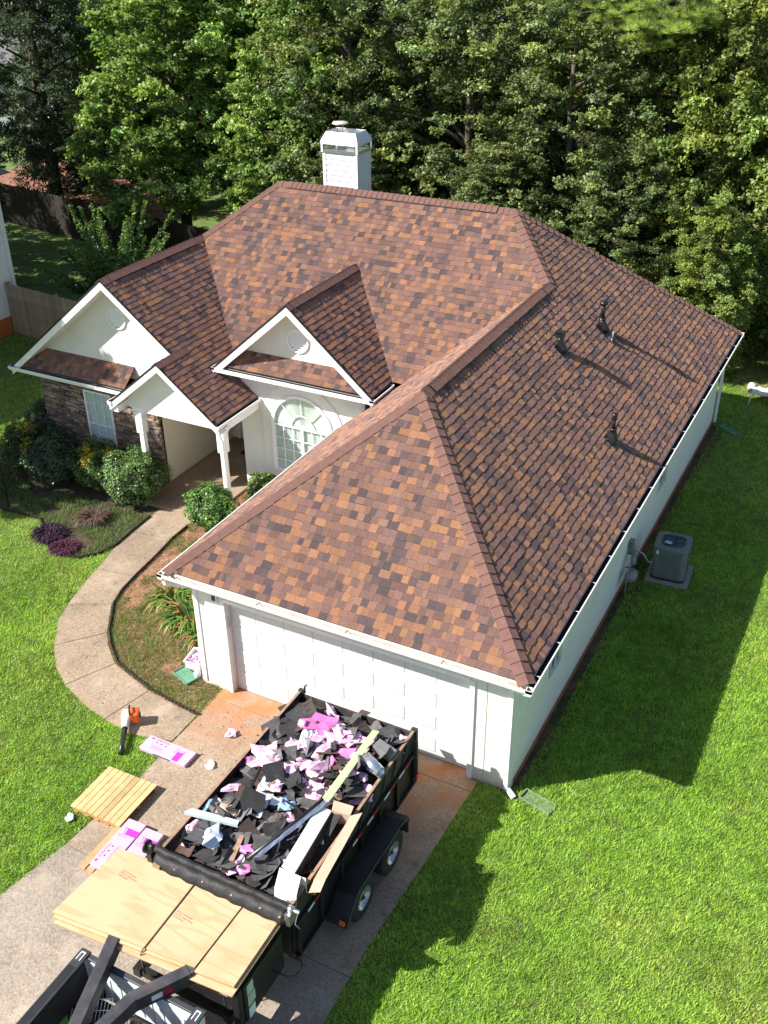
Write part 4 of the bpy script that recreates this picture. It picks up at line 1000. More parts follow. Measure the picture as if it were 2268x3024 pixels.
# ================================================================== DUMP TRAILER
TX0, TX1, TY0, TY1, TZ = 2.84, 5.02, -4.72, -.97, 1.62
tl = thing('dump_trailer', (3.93, -2.9, 0), 'black gooseneck dump trailer piled with torn roofing in front of the garage', 'trailer')
def tp(name, mb, mm, bv=0, par=None):
    o = mb.obj(name, mm, par or tl)
    if bv: bevel(o, bv)
    return o
tp('bed_floor', MB().box(TX0+.05, TX1-.05, TY0, TY1, .70, .76), M['blacksteel'])
for sx, x in ((-1, TX0), (1, TX1)):
    a, b = (x, x+.04) if sx < 0 else (x-.04, x)
    tp('side_panel', MB().box(a, b, TY0, TY1, .60, 1.26), M['blacksteel'])
    m = MB(); xo = x if sx > 0 else x
    for k in range(7):
        y = TY0+.08+(TY1-TY0-.16)*k/6; q0, q1 = (x, x+.05) if sx > 0 else (x-.05, x); m.box(q0, q1, y-.03, y+.03, .60, 1.20)
    q0, q1 = (x, x+.06) if sx > 0 else (x-.06, x); m.box(q0, q1, TY0, TY1, 1.20, 1.27)
    m.box(q0, q1, TY0, TY1, .56, .60)
    tp('side_ribs', m, M['blacksteel'])
    tp('side_board', MB().box(a+.002*sx, b+.002*sx, TY0+.02, TY1, 1.262, TZ-.004), M['oldboard'])
    tp('board_edge', MB().box(a-.002, b+.004, TY0+.02, TY1+.0, TZ-.003, TZ+.012), M['rimwood'])
# reflective tape on the right side
for y, s in ((-1.45, .16), (-1.95, .16), (-2.5, .16), (-3.0, .12), (-4.25, .14)):
    tp('reflector_red', MB().box(TX1+.061, TX1+.065, y, y+s, 1.205, 1.245), M['red'])
    tp('reflector_white', MB().box(TX1+.061, TX1+.065, y-s*1.25, y-.01, 1.205, 1.245), M['white'])
for k in range(9):
    y = TY0+.4+k*.36; tp('board_batten', MB().beam((TX1+.012, y, 1.29), (TX1+.012, y+.16, TZ-.02), .02, .035, up=(1, 0, 0)), M['oldboard'])
# front wall and tailgate
tp('front_wall', MB().box(TX0+.04, TX1-.04, TY0-.03, TY0+.02, .60, 1.58), M['blacksteel'])
tg = tp('tailgate', MB().box(TX0+.06, TX1-.06, TY1+.005, TY1+.05, .62, 1.56).box(TX0-.02, TX0+.07, TY1+.01, TY1+.08, .55, TZ+.02).box(TX1-.07, TX1+.03, TY1+.01, TY1+.08, .55, TZ+.02), M['oldboard'])
tp('tailgate_latch', MB().tube([(TX0+.1, TY1+.04, TZ-.02), (TX0+.1, TY1+.04, TZ+.12), (TX0+.14, TY1+.04, TZ+.16)], .018, 8), M['scuffed'], par=tg)
tp('barn_door_bar', MB().box(TX1+.031, TX1+.08, TY1-.10, TY1-.03, .72, 1.5).tube([(TX1+.08, TY1-.07, .8), (TX1+.08, TY1-.07, 1.48)], .025, 8), M['scuffed'])
tp('tail_light', MB().box(TX1+.081, TX1+.1, TY1-.12, TY1-.04, .70, .80), M['red'])
# chassis
tp('chassis', MB().box(3.12, 3.24, -5.9, TY1, .44, .59).box(4.62, 4.74, -5.9, TY1, .44, .59).box(3.24, 4.62, -5.88, -5.78, .46, .57).box(3.24, 4.62, -2.9, -2.8, .46, .57).box(3.24, 4.62, -1.2, -1.1, .46, .57), M['blacksteel'])
tp('axle', MB().tube([(2.75, -3.28, .36), (5.12, -3.28, .36)], .045, 10), M['blacksteel']); tp('axle', MB().tube([(2.75, -2.36, .36), (5.12, -2.36, .36)], .045, 10), M['blacksteel'])
def wheel_mesh():
    ty = MB().lathe([(.19, -.10), (.30, -.115), (.345, -.10), (.362, -.06), (.365, 0), (.362, .06), (.345, .10), (.30, .115), (.19, .10)], (0, 0, 0), (1, 0, 0), 36)
    for k in range(48):
        a = 2*math.pi*k/48
        for s in (-1, 1): ty.obox((s*.05, .366*math.cos(a+s*.03), .366*math.sin(a+s*.03)), (.075, .02, .012), Matrix.Rotation(a-math.pi/2, 3, 'X'))
    ri = MB().lathe([(.20, .105), (.195, .085), (.17, .06), (.16, .02), (.12, .035), (.085, .05), (.075, .065), (0, .065)], (0, 0, 0), (1, 0, 0), 28)
    ri.lathe([(.20, -.105), (.19, 0), (.20, .10)], (0, 0, 0), (1, 0, 0), 28)
    ho = MB()
    for k in range(8):
        a = 2*math.pi*k/8; c = Vector((.034, .138*math.cos(a), .138*math.sin(a))); ho.lathe([(0, .002), (.022, .001), (.022, -.01)], c, (1, 0, 0), 10)
    for k in range(6):
        a = 2*math.pi*k/6; ho.lathe([(0, .022), (.011, .02), (.011, 0)], (.058, .05*math.cos(a), .05*math.sin(a)), (1, 0, 0), 6)
    ho.lathe([(0, .045), (.025, .04), (.03, 0)], (.06, 0, 0), (1, 0, 0), 12)
    return ty.mesh('tyre', M['rubber']), ri.mesh('rim', M['rim']), ho.mesh('lug_holes', M['blacksteel'])
WM = wheel_mesh()
def add_wheel(par, x, y, z=.365+.02, flip=False, s=1.):
    w = bpy.data.objects.new('wheel', None); COL.objects.link(w); w.parent = par; w.matrix_parent_inverse = wm(par).inverted(); w.location = (x, y, z)
    w.rotation_euler = (random.random()*6, 0, math.pi if flip else 0); w.scale = (s, s, s)
    for nm, me in zip(('tyre', 'rim', 'lug_holes'), WM):
        c = bpy.data.objects.new(nm, me); COL.objects.link(c); c.parent = w
for y in (-3.30, -2.36): add_wheel(tl, 5.235, y); add_wheel(tl, 2.64, y, flip=True)
for sx, x0, x1 in ((1, TX1+.055, 5.40), (-1, 2.48, TX0-.055)):
    pts = [(-3.98, .50), (-3.86, .62), (-3.66, .84), (-3.5, .90), (-2.14, .90), (-1.98, .86), (-1.90, .72), (-1.90, .66), (-1.93, .70), (-2.02, .83), (-2.16, .87), (-3.49, .87), (-3.64, .81), (-3.84, .59), (-3.96, .49)]
    o = tp('fender', MB().extr([(x0, y, z_) for y, z_ in pts], (x1-x0, 0, 0)), M['blacksteel']); recalc(o.data)
    xe = x1-.012 if sx > 0 else x0
    o = tp('fender_lip', MB().extr([(xe, y, z_) for y, z_ in [(-3.98, .50), (-3.86, .62), (-3.66, .84), (-3.5, .90), (-2.14, .90), (-1.98, .86), (-1.90, .72), (-1.95, .70), (-2.04, .80), (-2.18, .845), (-3.46, .845), (-3.60, .79), (-3.78, .58), (-3.9, .48)]], (.014, 0, 0)), M['scuffed']); recalc(o.data)
tp('marker_light', MB().box(5.30, 5.38, -3.995, -3.96, .56, .63), M['orange'])
tp('mud_flap', MB().box(5.08, 5.36, -1.89, -1.86, .38, .70), M['rubber'])
# gooseneck
def neck(name, a, b, w=.16, h=.22, m='scuffed'): return tp(name, MB().beam(a, b, w, h), M[m], .008)
neck('neck_beam', (3.12, -4.75, 1.38), (3.12, -6.08, 1.40)); neck('neck_beam', (4.30, -4.75, 1.38), (4.30, -6.08, 1.40))
neck('neck_beam', (3.12, -6.06, 1.41), (3.66, -7.55, 1.52)); neck('neck_beam', (4.30, -6.06, 1.41), (3.92, -6.72, 1.46)); neck('neck_beam', (3.93, -6.70, 1.46), (3.80, -7.7, 1.54))
neck('neck_crossbeam', (3.19, -6.0, 1.36), (4.24, -6.0, 1.36), .1, .16, 'blacksteel'); neck('neck_crossbeam', (3.0, -4.86, 1.32), (4.9, -4.86, 1.32), .1, .14, 'blacksteel')
neck('neck_coupler', (3.74, -7.55, 1.66), (3.74, -7.75, .85), .14, .14)
neck('neck_upright', (3.12, -5.83, .5), (3.12, -5.83, 1.3), .1, .12, 'blacksteel'); neck('neck_upright', (4.68, -5.83, .5), (4.68, -5.83, 1.3), .1, .12, 'blacksteel')
for i, (a, b) in enumerate((((4.06, -6.38, 1.47), (4.15, -6.24, 1.46)), )):
    pass
dR = (Vector((3.92, -6.72, 1.46))-Vector((4.30, -6.06, 1.41))).normalized(); nR_ = Vector((-dR.y, dR.x, 0)); nR_ = nR_ if nR_.x > 0 else -nR_
c0 = Vector((4.11, -6.39, 1.435))+nR_*.083
tp('neck_reflector_red', MB().beam(c0-dR*.13, c0-dR*.005, .004, .09), M['red']); tp('neck_reflector_white', MB().beam(c0+dR*.005, c0+dR*.15, .004, .09), M['white'])
# toolbox / jack column at the front right corner with stickers
tp('jack_post', MB().box(4.88, 4.98, -5.98, -5.88, .08, 1.34).box(4.80, 5.06, -6.05, -5.81, .02, .05), M['blacksteel'], .006)
tp('front_box', MB().box(4.78, 4.99, -5.86, -4.95, .62, 1.32), M['blacksteel'], .01)
tp('sticker', MB().box(4.991, 4.994, -5.80, -5.66, 1.08, 1.28).box(4.991, 4.994, -5.80, -5.64, .86, 1.06), M['sticker'])
tp('sticker', MB().box(4.991, 4.994, -5.80, -5.66, .62, .82), M['white'])
tp('control_handle', MB().tube([(5.0, -5.2, .85), (5.2, -5.2, .85), (5.28, -5.12, .82), (5.28, -4.95, .78), (5.2, -4.85, .75), (5.0, -4.85, .75)], .018, 8), M['scuffed'])
tp('hydraulic_hose', MB().tube([(4.5, -5.7, .6), (4.9, -6.1, .3), (4.6, -6.35, .12), (4.1, -6.3, .3)], .014, 8), M['black_plastic'])
# rolled tarp
path = [(2.86+2.2*k/60, -4.83+.006*math.sin(k*.7), 1.735+.005*math.sin(k*.9)) for k in range(61)]
tp('tarp_roll', MB().tube(path, [.047+.004*math.sin(k*.5)+.007*random.random() for k in range(61)], 16), M['tarp'])
m = MB(); nn = 40
for k in range(nn+1):
    x = 2.88+2.14*k/nn
    for j, (y, z_) in enumerate(((-4.84, 1.69), (-4.91, 1.64), (-4.95, 1.60), (-4.97, 1.53))):
        m.v.append((x, y+.008*math.sin(k*1.3+j), z_+.010*math.sin(k*.9+j*2))); m.c.append((1, 1, 1, 1))
for k in range(nn):
    for j in range(3): m.f.append((k*4+j, (k+1)*4+j, (k+1)*4+j+1, k*4+j+1)); m.m.append(0); m.sm.append(True)
fl = m.obj('tarp_flap', M['tarp'], tl); fl.modifiers.new('s', 'SOLIDIFY').thickness = .008
for x in (3.25, 3.72, 4.20, 4.66, 4.97):
    tp('grommet', MB().lathe([(.006, .002), (.009, .004), (.012, .002)], (x, -4.935, 1.628), (0, -.5, 1), 14), M['brass'])
for s, x in ((-1, 2.80), (1, 5.08)):
    tp('roller_bracket', MB().box(x-.04, x+.04, -4.93, -4.78, 1.50, 1.70).lathe([(.0, .05), (.05, .05), (.05, -.03), (0, -.03)], (x, -4.83, 1.735), (s, 0, 0), 14).lathe([(.03, .14), (.03, 0)], (x, -4.83, 1.735), (s, 0, 0), 10), M['galv'] if s > 0 else M['blacksteel'])
tp('crank_handle', MB().tube([(5.16, -4.83, 1.735), (5.20, -4.83, 1.735), (5.22, -4.95, 1.64), (5.31, -4.97, 1.63)], .010, 8), M['scuffed'])
tp('gear_disc', MB().lathe([(0, .015), (.10, .01), (.10, -.01), (0, -.015)], (2.70, -4.83, 1.70), (1, 0, 0), 20), M['blacksteel'])
tp('wood_wedge', MB().box(2.90, 3.02, -4.99, -4.90, 1.545, 1.60), M['rimwood'])

# plywood stack strapped over the neck
ps = [(3.04, -5.56, 2.40, 1.22, -1.2, 1.515), (3.55, -5.50, 2.42, 1.20, .6, 1.497), (3.78, -5.46, 2.44, 1.22, -.6, 1.479), (3.72, -5.52, 2.42, 1.24, .4, 1.461)]
lbls = ['topmost pale plywood sheet, overhanging farthest towards the lawn', 'second plywood sheet down in the strapped stack', 'plywood sheet showing at the trailer side of the strapped stack', 'lowest plywood sheet of the strapped stack, knots along its edge']
# top sheets: left sheet and half sheet beside it
sheets = [((2.19, -6.22), (3.62, -6.10), (3.62, -4.86), (2.28, -4.93), 1.515), ((2.22, -6.19), (4.37, -6.03), (4.38, -4.77), (2.98, -4.90), 1.496), ((2.60, -6.18), (4.96, -5.99), (4.94, -4.78), (2.9, -4.93), 1.477), ((2.24, -6.28), (4.99, -6.09), (4.97, -4.82), (2.36, -4.99), 1.455)]
sheets[0] = ((2.15, -6.19), (4.36, -6.00), (4.38, -4.76), (2.25, -4.93), 1.516)
sheets[1] = ((2.19, -6.24), (4.95, -5.99), (4.93, -4.76), (2.29, -4.97), 1.496)
plm = [plymat('plywood_face', k+1.3) for k in range(4)]
for k, (a, b, c, d, z_) in enumerate(sheets):
    cx = (a[0]+b[0]+c[0]+d[0])/4; cy = (a[1]+b[1]+c[1]+d[1])/4
    t = MB(); pts = [(p[0]-cx, p[1]-cy) for p in (a, b, c, d)]; n = 4
    t.add([(*p, -.009) for p in pts]+[(*p, .009) for p in pts], [(0, 3, 2, 1), (4, 5, 6, 7)], 0); t.add([(*p, -.009) for p in pts]+[(*p, .009) for p in pts], [(i, (i+1) % 4, 4+(i+1) % 4, 4+i) for i in range(4)], 1)
    o = t.obj('plywood_sheet', [plm[k], M['ply_edge']]); o.location = (cx, cy, z_); tag(o, lbls[k], 'plywood sheet', 'plywood sheets strapped over the trailer neck')
    if k == 0:
        for (tx, ty, s) in ((-.75, .25, 'APA'), (.35, .05, 'APA')):
            for ln in range(3): txt(('23/32 CATEGORY' if ln == 0 else 'RATED SHEATHING' if ln == 1 else 'EXPOSURE 1'), .036, M['plyink'], o, (tx, ty-.042*ln, .0094), -.10)
        MB_ = MB().prism([(pts[1][0]-.78, pts[1][1]+.0), (pts[1][0]-.772, pts[1][1]), (pts[2][0]-.80, pts[2][1]-.01), (pts[2][0]-.808, pts[2][1]-.01)], .0088, .0096)
MB().tube([(3.62, -6.15, 1.10), (3.60, -6.14, 1.48), (3.61, -6.11, 1.533), (3.60, -5.5, 1.532), (3.59, -4.84, 1.533), (3.60, -4.82, 1.45)], .011, 6).obj('tie_strap', M['rope'])
tag(bpy.data.objects['tie_strap'], 'brown tie-down strap over the middle of the plywood stack', 'strap')

# ---- the load
def loadz(x, y):
    from mathutils import noise
    e = min((x-TX0)/.5, (TX1-x)/.5, (y-TY0)/.6, (TY1-y)/.6, 1); e = max(e, 0)
    return 1.47+.12*e+.09*noise.noise(Vector((x*2.3, y*2.3, 3)))+.05*noise.noise(Vector((x*6, y*6, 1)))
m = MB(); nx, ny = 44, 76
for j in range(ny+1):
    for i in range(nx+1):
        x = TX0+.045+(TX1-TX0-.09)*i/nx; y = TY0+.025+(TY1-TY0-.03)*j/ny; m.v.append((x, y, loadz(x, y)-.03+random.uniform(-.018, .018))); m.c.append((1, 1, 1, 1))
for j in range(ny):
    for i in range(nx): a = j*(nx+1)+i; m.f.append((a, a+1, a+nx+2, a+nx+1)); m.m.append(0); m.sm.append(False)
o = m.obj('roofing_rubble', M['load']); tag(o, 'dark mass of torn shingle rubble filling the trailer bed', 'rubble', kind='stuff')
SCOL = [((.042, .041, .043), 'black'), ((.075, .072, .073), 'charcoal'), ((.030, .029, .031), 'jet black'), ((.095, .09, .09), 'grey'), ((.028, .027, .028), 'black'), ((.085, .048, .035), 'rusty brown'), ((.16, .15, .15), 'pale grey'), ((.06, .042, .037), 'dark brown')]
def scrapmesh(seed):
    r = random.Random(seed); L, W = r.uniform(.22, .62), r.uniform(.14, .32); n = 6; b = MB(); curl = r.uniform(-1.2, 1.6); tw = r.uniform(-.5, .5)
    g_ = SCOL[seed % 8][0]; c = (*g_, 1)
    vs = []
    for i in range(n+1):
        s = i/n-.5; x = L*s; z = curl*s*s*L*.5
        w0 = W*.5*r.uniform(.75, 1.1); w1 = W*.5*r.uniform(.75, 1.1)
        for w in (-w0, w1): vs.append((x, w, z+tw*s*w))
    fs = [(2*i, 2*i+2, 2*i+3, 2*i+1) for i in range(n)]
    b.add(vs, fs, 0, c); V2 = [(p[0], p[1], p[2]-.006) for p in vs]; b.add(V2, [f[::-1] for f in fs], 0, (c[0]*.5, c[1]*.5, c[2]*.5, 1))
    N = len(vs); edge = [i for i in range(0, N, 2)]+[i for i in range(N-1, 0, -2)]
    b.f += [(edge[k], edge[(k+1) % len(edge)], edge[(k+1) % len(edge)]+N, edge[k]+N) for k in range(len(edge))]; b.m += [0]*len(edge); b.sm += [False]*len(edge)
    return b.mesh('shingle_scrap', M['scrap'], tint=True)
SM = [scrapmesh(k) for k in range(34)]
for k in range(270):
    x = random.uniform(TX0+.2, TX1-.2); y = random.uniform(TY0+.2, TY1-.18)
    o = bpy.data.objects.new('shingle_scrap', SM[k % 34]); COL.objects.link(o)
    o.location = (x, y, loadz(x, y)+random.uniform(.0, .05)); o.rotation_euler = (random.gauss(0, .27), random.gauss(0, .27), random.random()*6.3)
    s_ = random.uniform(.6, 1.05) if random.random() < .8 else random.uniform(1.2, 1.5); o.scale = (s_, s_, s_)
    wy = 'beside the tailgate' if y > -1.9 else 'in the rear half of the load' if y > -2.85 else 'in the front half of the load' if y > -3.8 else 'close to the rolled tarp'
    wx = 'along the left rim' if x < 3.5 else 'along the right rim' if x > 4.35 else 'midway between the rims'
    tag(o, 'torn %s shingle scrap %s %s' % (SCOL[(k % 34) % 8][1], wy, wx), 'shingle scrap', 'torn shingle scraps heaped in the trailer')
# pink wrappers: several crumples
PK = [(3.66, -1.54, 1.9), (3.95, -1.52, 1.7), (4.20, -1.56, 1.5), (4.85, -1.42, 1.5), (3.26, -2.62, 1.8), (3.12, -2.45, 1.4), (4.02, -2.05, 1.9), (3.17, -2.3, 1.2), (4.08, -4.45, 1.3), (3.87, -4.45, 1.3), (4.19, -3.42, 1.0), (2.98, -3.65, 1.0), (3.13, -3.30, .9), (3.94, -2.75, 1.2), (4.3, -2.74, 1.3), (3.47, -2.1, 1.3), (4.32, -1.93, 1.5), (4.45, -2.0, 1.4), (4.34, -2.95, 1.1), (3.1, -4.45, 1.0), (2.95, -4.2, 1.1), (5.0, -2.38, .8), (4.71, -2.2, .8), (4.09, -2.5, 1.4), (4.28, -2.25, 1.4), (3.8, -1.85, 1.4), (3.62, -2.0, 1.2), (4.12, -2.32, 1.3), (3.75, -2.35, 1.0), (4.0, -1.72, 1.5), (3.35, -2.55, 1.2), (4.5, -1.6, 1.2), (3.95, -4.2, .9), (4.55, -2.3, 1.0), (3.45, -1.62, 1.2)]
for k in range(34): PK.append((random.gauss(3.95, .52), random.gauss(-2.15, .62), random.uniform(.6, 1.3)))
PK = [(min(max(x, 3.0), 4.9), min(max(y, -4.5), -1.15), q) for x, y, q in PK]
for i, (x, y, s) in enumerate(PK):
    s *= random.uniform(.62, .9)
    crump('pink_wrapper', (x, y, loadz(x, y)+.05), (s*random.uniform(.8, 1.7), s*random.uniform(.6, 1.1), s*.6), M['pinkwrap'] if i % 8 else M['hotpink'], 'crumpled %spink plastic wrapper on the load %s' % ('' if i % 8 else 'hot ', ('beside the tailgate' if y > -1.8 else 'left of the green strip' if y > -2.9 and x > 3.6 else 'at the left rim' if x < 3.5 else 'near the rolled tarp' if y < -4.1 else 'in the front half')), 'wrapper', 'pink plastic wrappers scattered over the trailer load')
def rag(name, corners, nx_, ny_, m, label, cat, amp=.02, group=None, thick=.004):
    """crumpled sheet between four 3D corners"""
    a, b, c, d = [Vector(p) for p in corners]; q = MB()
    for j in range(ny_+1):
        for i in range(nx_+1):
            p = a.lerp(b, i/nx_).lerp(d.lerp(c, i/nx_), j/ny_); q.v.append(tuple(p+Vector((random.uniform(-amp, amp)*.5, random.uniform(-amp, amp)*.5, random.uniform(-amp, amp))))); q.c.append((1, 1, 1, 1))
    for j in range(ny_):
        for i in range(nx_): k = j*(nx_+1)+i; q.f.append((k, k+1, k+nx_+2, k+nx_+1)); q.m.append(0); q.sm.append(False)
    o = q.obj(name, m); o.modifiers.new('s', 'SOLIDIFY').thickness = thick; return tag(o, label, cat, group)
rag('paper_sheet', [(3.40, -2.72, 1.70), (3.68, -2.66, 1.69), (3.82, -3.64, 1.66), (3.55, -3.68, 1.68)], 5, 12, M['paper'], 'long pale grey printed paper strip lying on the middle of the load', 'paper', .018)
rag('paper_sheet', [(3.42, -1.68, 1.72), (3.66, -1.72, 1.70), (3.76, -2.18, 1.68), (3.52, -2.12, 1.70)], 5, 8, M['paper'], 'crumpled pale paper bag among the wrappers near the tailgate', 'paper', .035)
rag('kraft_sheet', [(3.14, -3.66, 1.66), (3.48, -3.60, 1.67), (3.46, -3.84, 1.65), (3.16, -3.88, 1.64)], 3, 3, M['kraft'], 'small tan cardboard piece on the left of the load', 'cardboard', .012)
rag('blue_plastic', [(3.92, -3.22, 1.70), (4.16, -3.18, 1.71), (4.18, -3.36, 1.68), (3.96, -3.38, 1.68)], 4, 4, M['blue'], 'crumpled pale blue plastic sheet right of the paper strip', 'plastic sheet', .04)
rag('paper_sheet', [(3.78, -3.24, 1.70), (3.95, -3.20, 1.71), (3.97, -3.34, 1.68), (3.80, -3.36, 1.68)], 4, 4, M['cardwhite'], 'small crumpled white paper beside the blue plastic', 'paper', .03)
rag('blue_strap', [(2.98, -3.72, 1.72), (3.02, -3.70, 1.72), (3.06, -4.02, 1.66), (3.01, -4.03, 1.66)], 1, 8, M['blue'], 'thin pale blue curved strip at the left edge of the load', 'strip', .012)
o = MB().tube([(3.31, -2.86, 1.73), (3.40, -3.25, 1.72), (3.54, -3.80, 1.70)], .024, 10).obj('black_tube', M['black_plastic']); tag(o, 'thin black pipe lying along the left of the paper strip', 'pipe')
o = MB().tube([(4.56, -3.10, 1.86), (4.36, -3.75, 1.80), (4.14, -4.44, 1.78)], .036, 14).obj('wrapped_roll', M['black_plastic']); tag(o, 'long glossy black wrapped tube leaning beside the cardboard box', 'tube')
rag('film_wrap', [(4.60, -3.10, 1.88), (4.66, -3.12, 1.86), (4.28, -4.36, 1.80), (4.20, -4.40, 1.80)], 2, 14, M['foil'], 'silvery film sheet trailing along the black tube', 'film', .012)
o = MB().extr([(4.50, -1.42, 1.80), (4.61, -1.40, 1.80), (4.655, -3.02, 1.84), (4.53, -3.05, 1.84)], (0, 0, .016)).obj('green_strip', M['lime']); recalc(o.data); tag(o, 'long pale green board strip lying lengthwise across the load', 'board strip')
sv = MB().tube([(4.66, -1.96, 1.72), (5.0, -2.10, 1.72)], [.13, .085], 22, caps=False).obj('metal_roll', M['foil']); sv.modifiers.new('s', 'SOLIDIFY').thickness = .004; tag(sv, 'shiny rolled aluminium sheet near the right rim of the trailer', 'metal roll')
o = MB().obox((4.82, -1.63, 1.70), (.34, .20, .12), Matrix.Rotation(-.1, 3, 'Z') @ Matrix.Rotation(.25, 3, 'Y')).obj('grey_box', mat('grey_card', (.20, .19, .19), .8)); bevel(o, .01); tag(o, 'closed grey carton next to the shiny metal roll', 'carton')
st = MB().extr([(2.84, -4.14, 1.77), (2.90, -4.03, 1.77), (3.64, -3.90, 1.75), (3.66, -3.98, 1.75)], (0, 0, .02)).extr([(2.84, -4.14, 1.77), (3.66, -3.98, 1.75), (3.66, -3.98, 1.71), (2.84, -4.14, 1.73)], (0, .004, 0)).obj('metal_strip', mat('pale_flashing', (.50, .60, .62), .35, .05)); tag(st, 'pale blue-grey metal flashing strip at the left front of the load', 'flashing')
for i, (x, y, L_) in enumerate(((3.82, -4.25, .42), (4.62, -2.75, .36), (3.66, -2.95, .33))):
    o = MB().obox((x, y, loadz(x, y)+.08), (.07, L_, .018), Matrix.Rotation(.2+i*1.3, 3, 'Z') @ Matrix.Rotation(.15, 3, 'X')).obj('wood_batten', M['rimwood']); tag(o, ['short brown batten at the front of the load', 'brown batten poking out beside the green strip', 'brown batten near the middle of the load'][i], 'batten')
bg_ = crump('carrier_bag', (3.44, -4.28, loadz(3.44, -4.28)+.13), (1.5, 1.1, 1.2), M['bag'], 'white carrier bag with blue print at the front left of the load', 'plastic bag', idx=2)
bt = MB().lathe([(0, 0), (.032, .005), (.034, .14), (.014, .18), (.014, .20)], (4.42, -4.18, 1.62), (.9, .2, .25), 14).lathe([(.016, .195), (.016, .22), (0, .22)], (4.42, -4.18, 1.62), (.9, .2, .25), 12, 1).obj('water_bottle', [M['tub'], M['red']]); tag(bt, 'clear bottle with a red cap lying under the black tube', 'bottle')
# long open cardboard carton
cbx = thing('open_carton', (4.93, -3.74, 1.50), 'long open cardboard box, white outside and brown inside, on the trailer rim', 'cardboard box', rz=math.radians(5))
loc('carton_floor', MB().box(-.13, .16, -.62, .60, .0, .006), M['kraft'], cbx)
loc('shade_lining', MB().box(-.128, .155, -.61, .595, .007, .03).box(-.1315, -.128, -.61, .595, .031, .262), M['load'], cbx)  # dark fill and thin panel paint in the shade inside the carton
loc('carton_wall', MB().box(-.14, -.132, -.62, .60, .0, .28).box(.16, .168, -.62, .60, 0, .30).box(-.132, .16, .60, .607, 0, .30), M['kraft'], cbx)
loc('white_flap', MB().extr([(-.135, -.62, .28), (-.135, .60, .28), (-.33, .60, .33), (-.33, -.60, .33)], (0, 0, .006)), M['cardwhite'], cbx)
loc('brown_flap', MB().extr([(.165, -.62, .30), (.165, .60, .30), (.33, .66, .37), (.33, -.58, .35)], (0, 0, .006)), M['kraft'], cbx)
loc('top_flap', MB().extr([(-.13, .607, .30), (.16, .607, .30), (.16, .74, .35), (-.16, .74, .35)], (0, 0, .006)), M['kraft'], cbx)
ef = loc('end_flap', MB().extr([(-.34, -.63, .34), (-.02, -.63, .30), (.02, -.86, .20), (-.30, -.88, .22)], (0, 0, .006)).extr([(-.30, -.88, .215), (.02, -.86, .195), (.02, -.90, .0), (-.30, -.92, .0)], (0, .006, 0)).box(-.132, .05, -.625, -.618, 0, .29), M['cardwhite'], cbx)
m = MB()
for k in range(6): m.box(-.10, .0, -.927-.0, -.9175, .03+.02*k, .034+.02*k)
loc('printed_text', m, M['ink'], cbx)
loc('brown_end', MB().extr([(.168, -.62, .30), (.33, -.58, .35), (.32, -.74, .27), (.16, -.77, .22)], (0, 0, .006)), M['kraft'], cbx)

# ================================================================== PICKUP TRUCK (rear in frame)
tk = thing('pickup_truck', (3.78, -9.0, 0), 'white pickup truck with open black-lined bed, rear end at the bottom of the driveway', 'pickup truck')
X0, X1, YB, ZB = 2.80, 4.78, -6.38, 1.38
def kp(name, mb, mm, bv=0, par=None):
    o = mb.obj(name, mm, par or tk)
    if bv: bevel(o, bv)
    return o
for s, x in ((-1, X0), (1, X1)):
    a, b = (x, x+.14) if s < 0 else (x-.14, x)
    kp('bed_side', MB().box(a, b, -8.3, YB, .55, ZB-.03), M['truckwhite'], .03)
    rc = kp('rail_cap', MB().box(a-.008, b+.01, -8.3, YB+.03, ZB-.028, ZB+.01), M['railcap'], .012)
    for k in range(4): kp('rail_rib', MB().box(a+.02+.028*k, a+.03+.028*k, -8.25, YB-.25, ZB+.011, ZB+.016), M['liner'], 0, rc)
    kp('stake_pocket', MB().box((a+b)/2-.022, (a+b)/2+.022, YB-.13, YB-.04, ZB+.0102, ZB+.013), M['dark_in'], 0, rc)
    kp('pocket_ring', MB().box((a+b)/2-.034, (a+b)/2-.023, YB-.15, YB-.02, ZB+.011, ZB+.018).box((a+b)/2+.023, (a+b)/2+.034, YB-.15, YB-.02, ZB+.011, ZB+.018).box((a+b)/2-.022, (a+b)/2+.022, YB-.035, YB-.02, ZB+.011, ZB+.018), M['white'], 0, rc)
    kp('tail_lamp', MB().box(a+.02 if s < 0 else b-.10, a+.10 if s < 0 else b+.006, YB-.02, YB+.02, .85, 1.22), M['red'], .01)
    li = (x+.142, x+.155) if s < 0 else (x-.155, x-.142)
    kp('bed_liner', MB().box(*li, -8.28, YB-.12, .62, ZB-.04), M['liner'])
kp('tailgate', MB().box(X0+.16, X1-.16, YB-.06, YB-.0, .62, ZB-.05), M['truckwhite'], .02)
kp('tailgate_cap', MB().box(X0+.15, X1-.15, YB-.07, YB+.012, ZB-.049, ZB-.01).box(3.4, 4.1, YB-.012, YB+.028, ZB-.12, ZB-.05), M['railcap'], .012)
kp('tailgate_liner', MB().box(X0+.18, X1-.18, YB-.075, YB-.062, .66, ZB-.06), M['truckwhite'])
for k in range(9): kp('tailgate_rib', MB().box(X0+.28+.17*k, X0+.33+.17*k, YB-.085, YB-.076, .72, 1.15), mat('liner_pale_rib', (.68, .72, .74), .5) if k == 0 else bpy.data.materials['liner_pale_rib'])  # ribs in a slightly greyer white than the liner
fl_ = kp('bed_floor', MB().box(X0+.156, X1-.156, -8.28, YB-.09, .58, .62), M['liner'])
for k in range(16): kp('floor_rib', MB().box(X0+.2+.1*k, X0+.25+.1*k, -8.2, YB-.12, .621, .635), M['liner'], 0, fl_)
for s in (0, 1): kp('wheel_well', MB().box(X0+.156 if s == 0 else X1-.40, X0+.40 if s == 0 else X1-.156, -7.75, -6.95, .636, .84), M['liner'], .04)
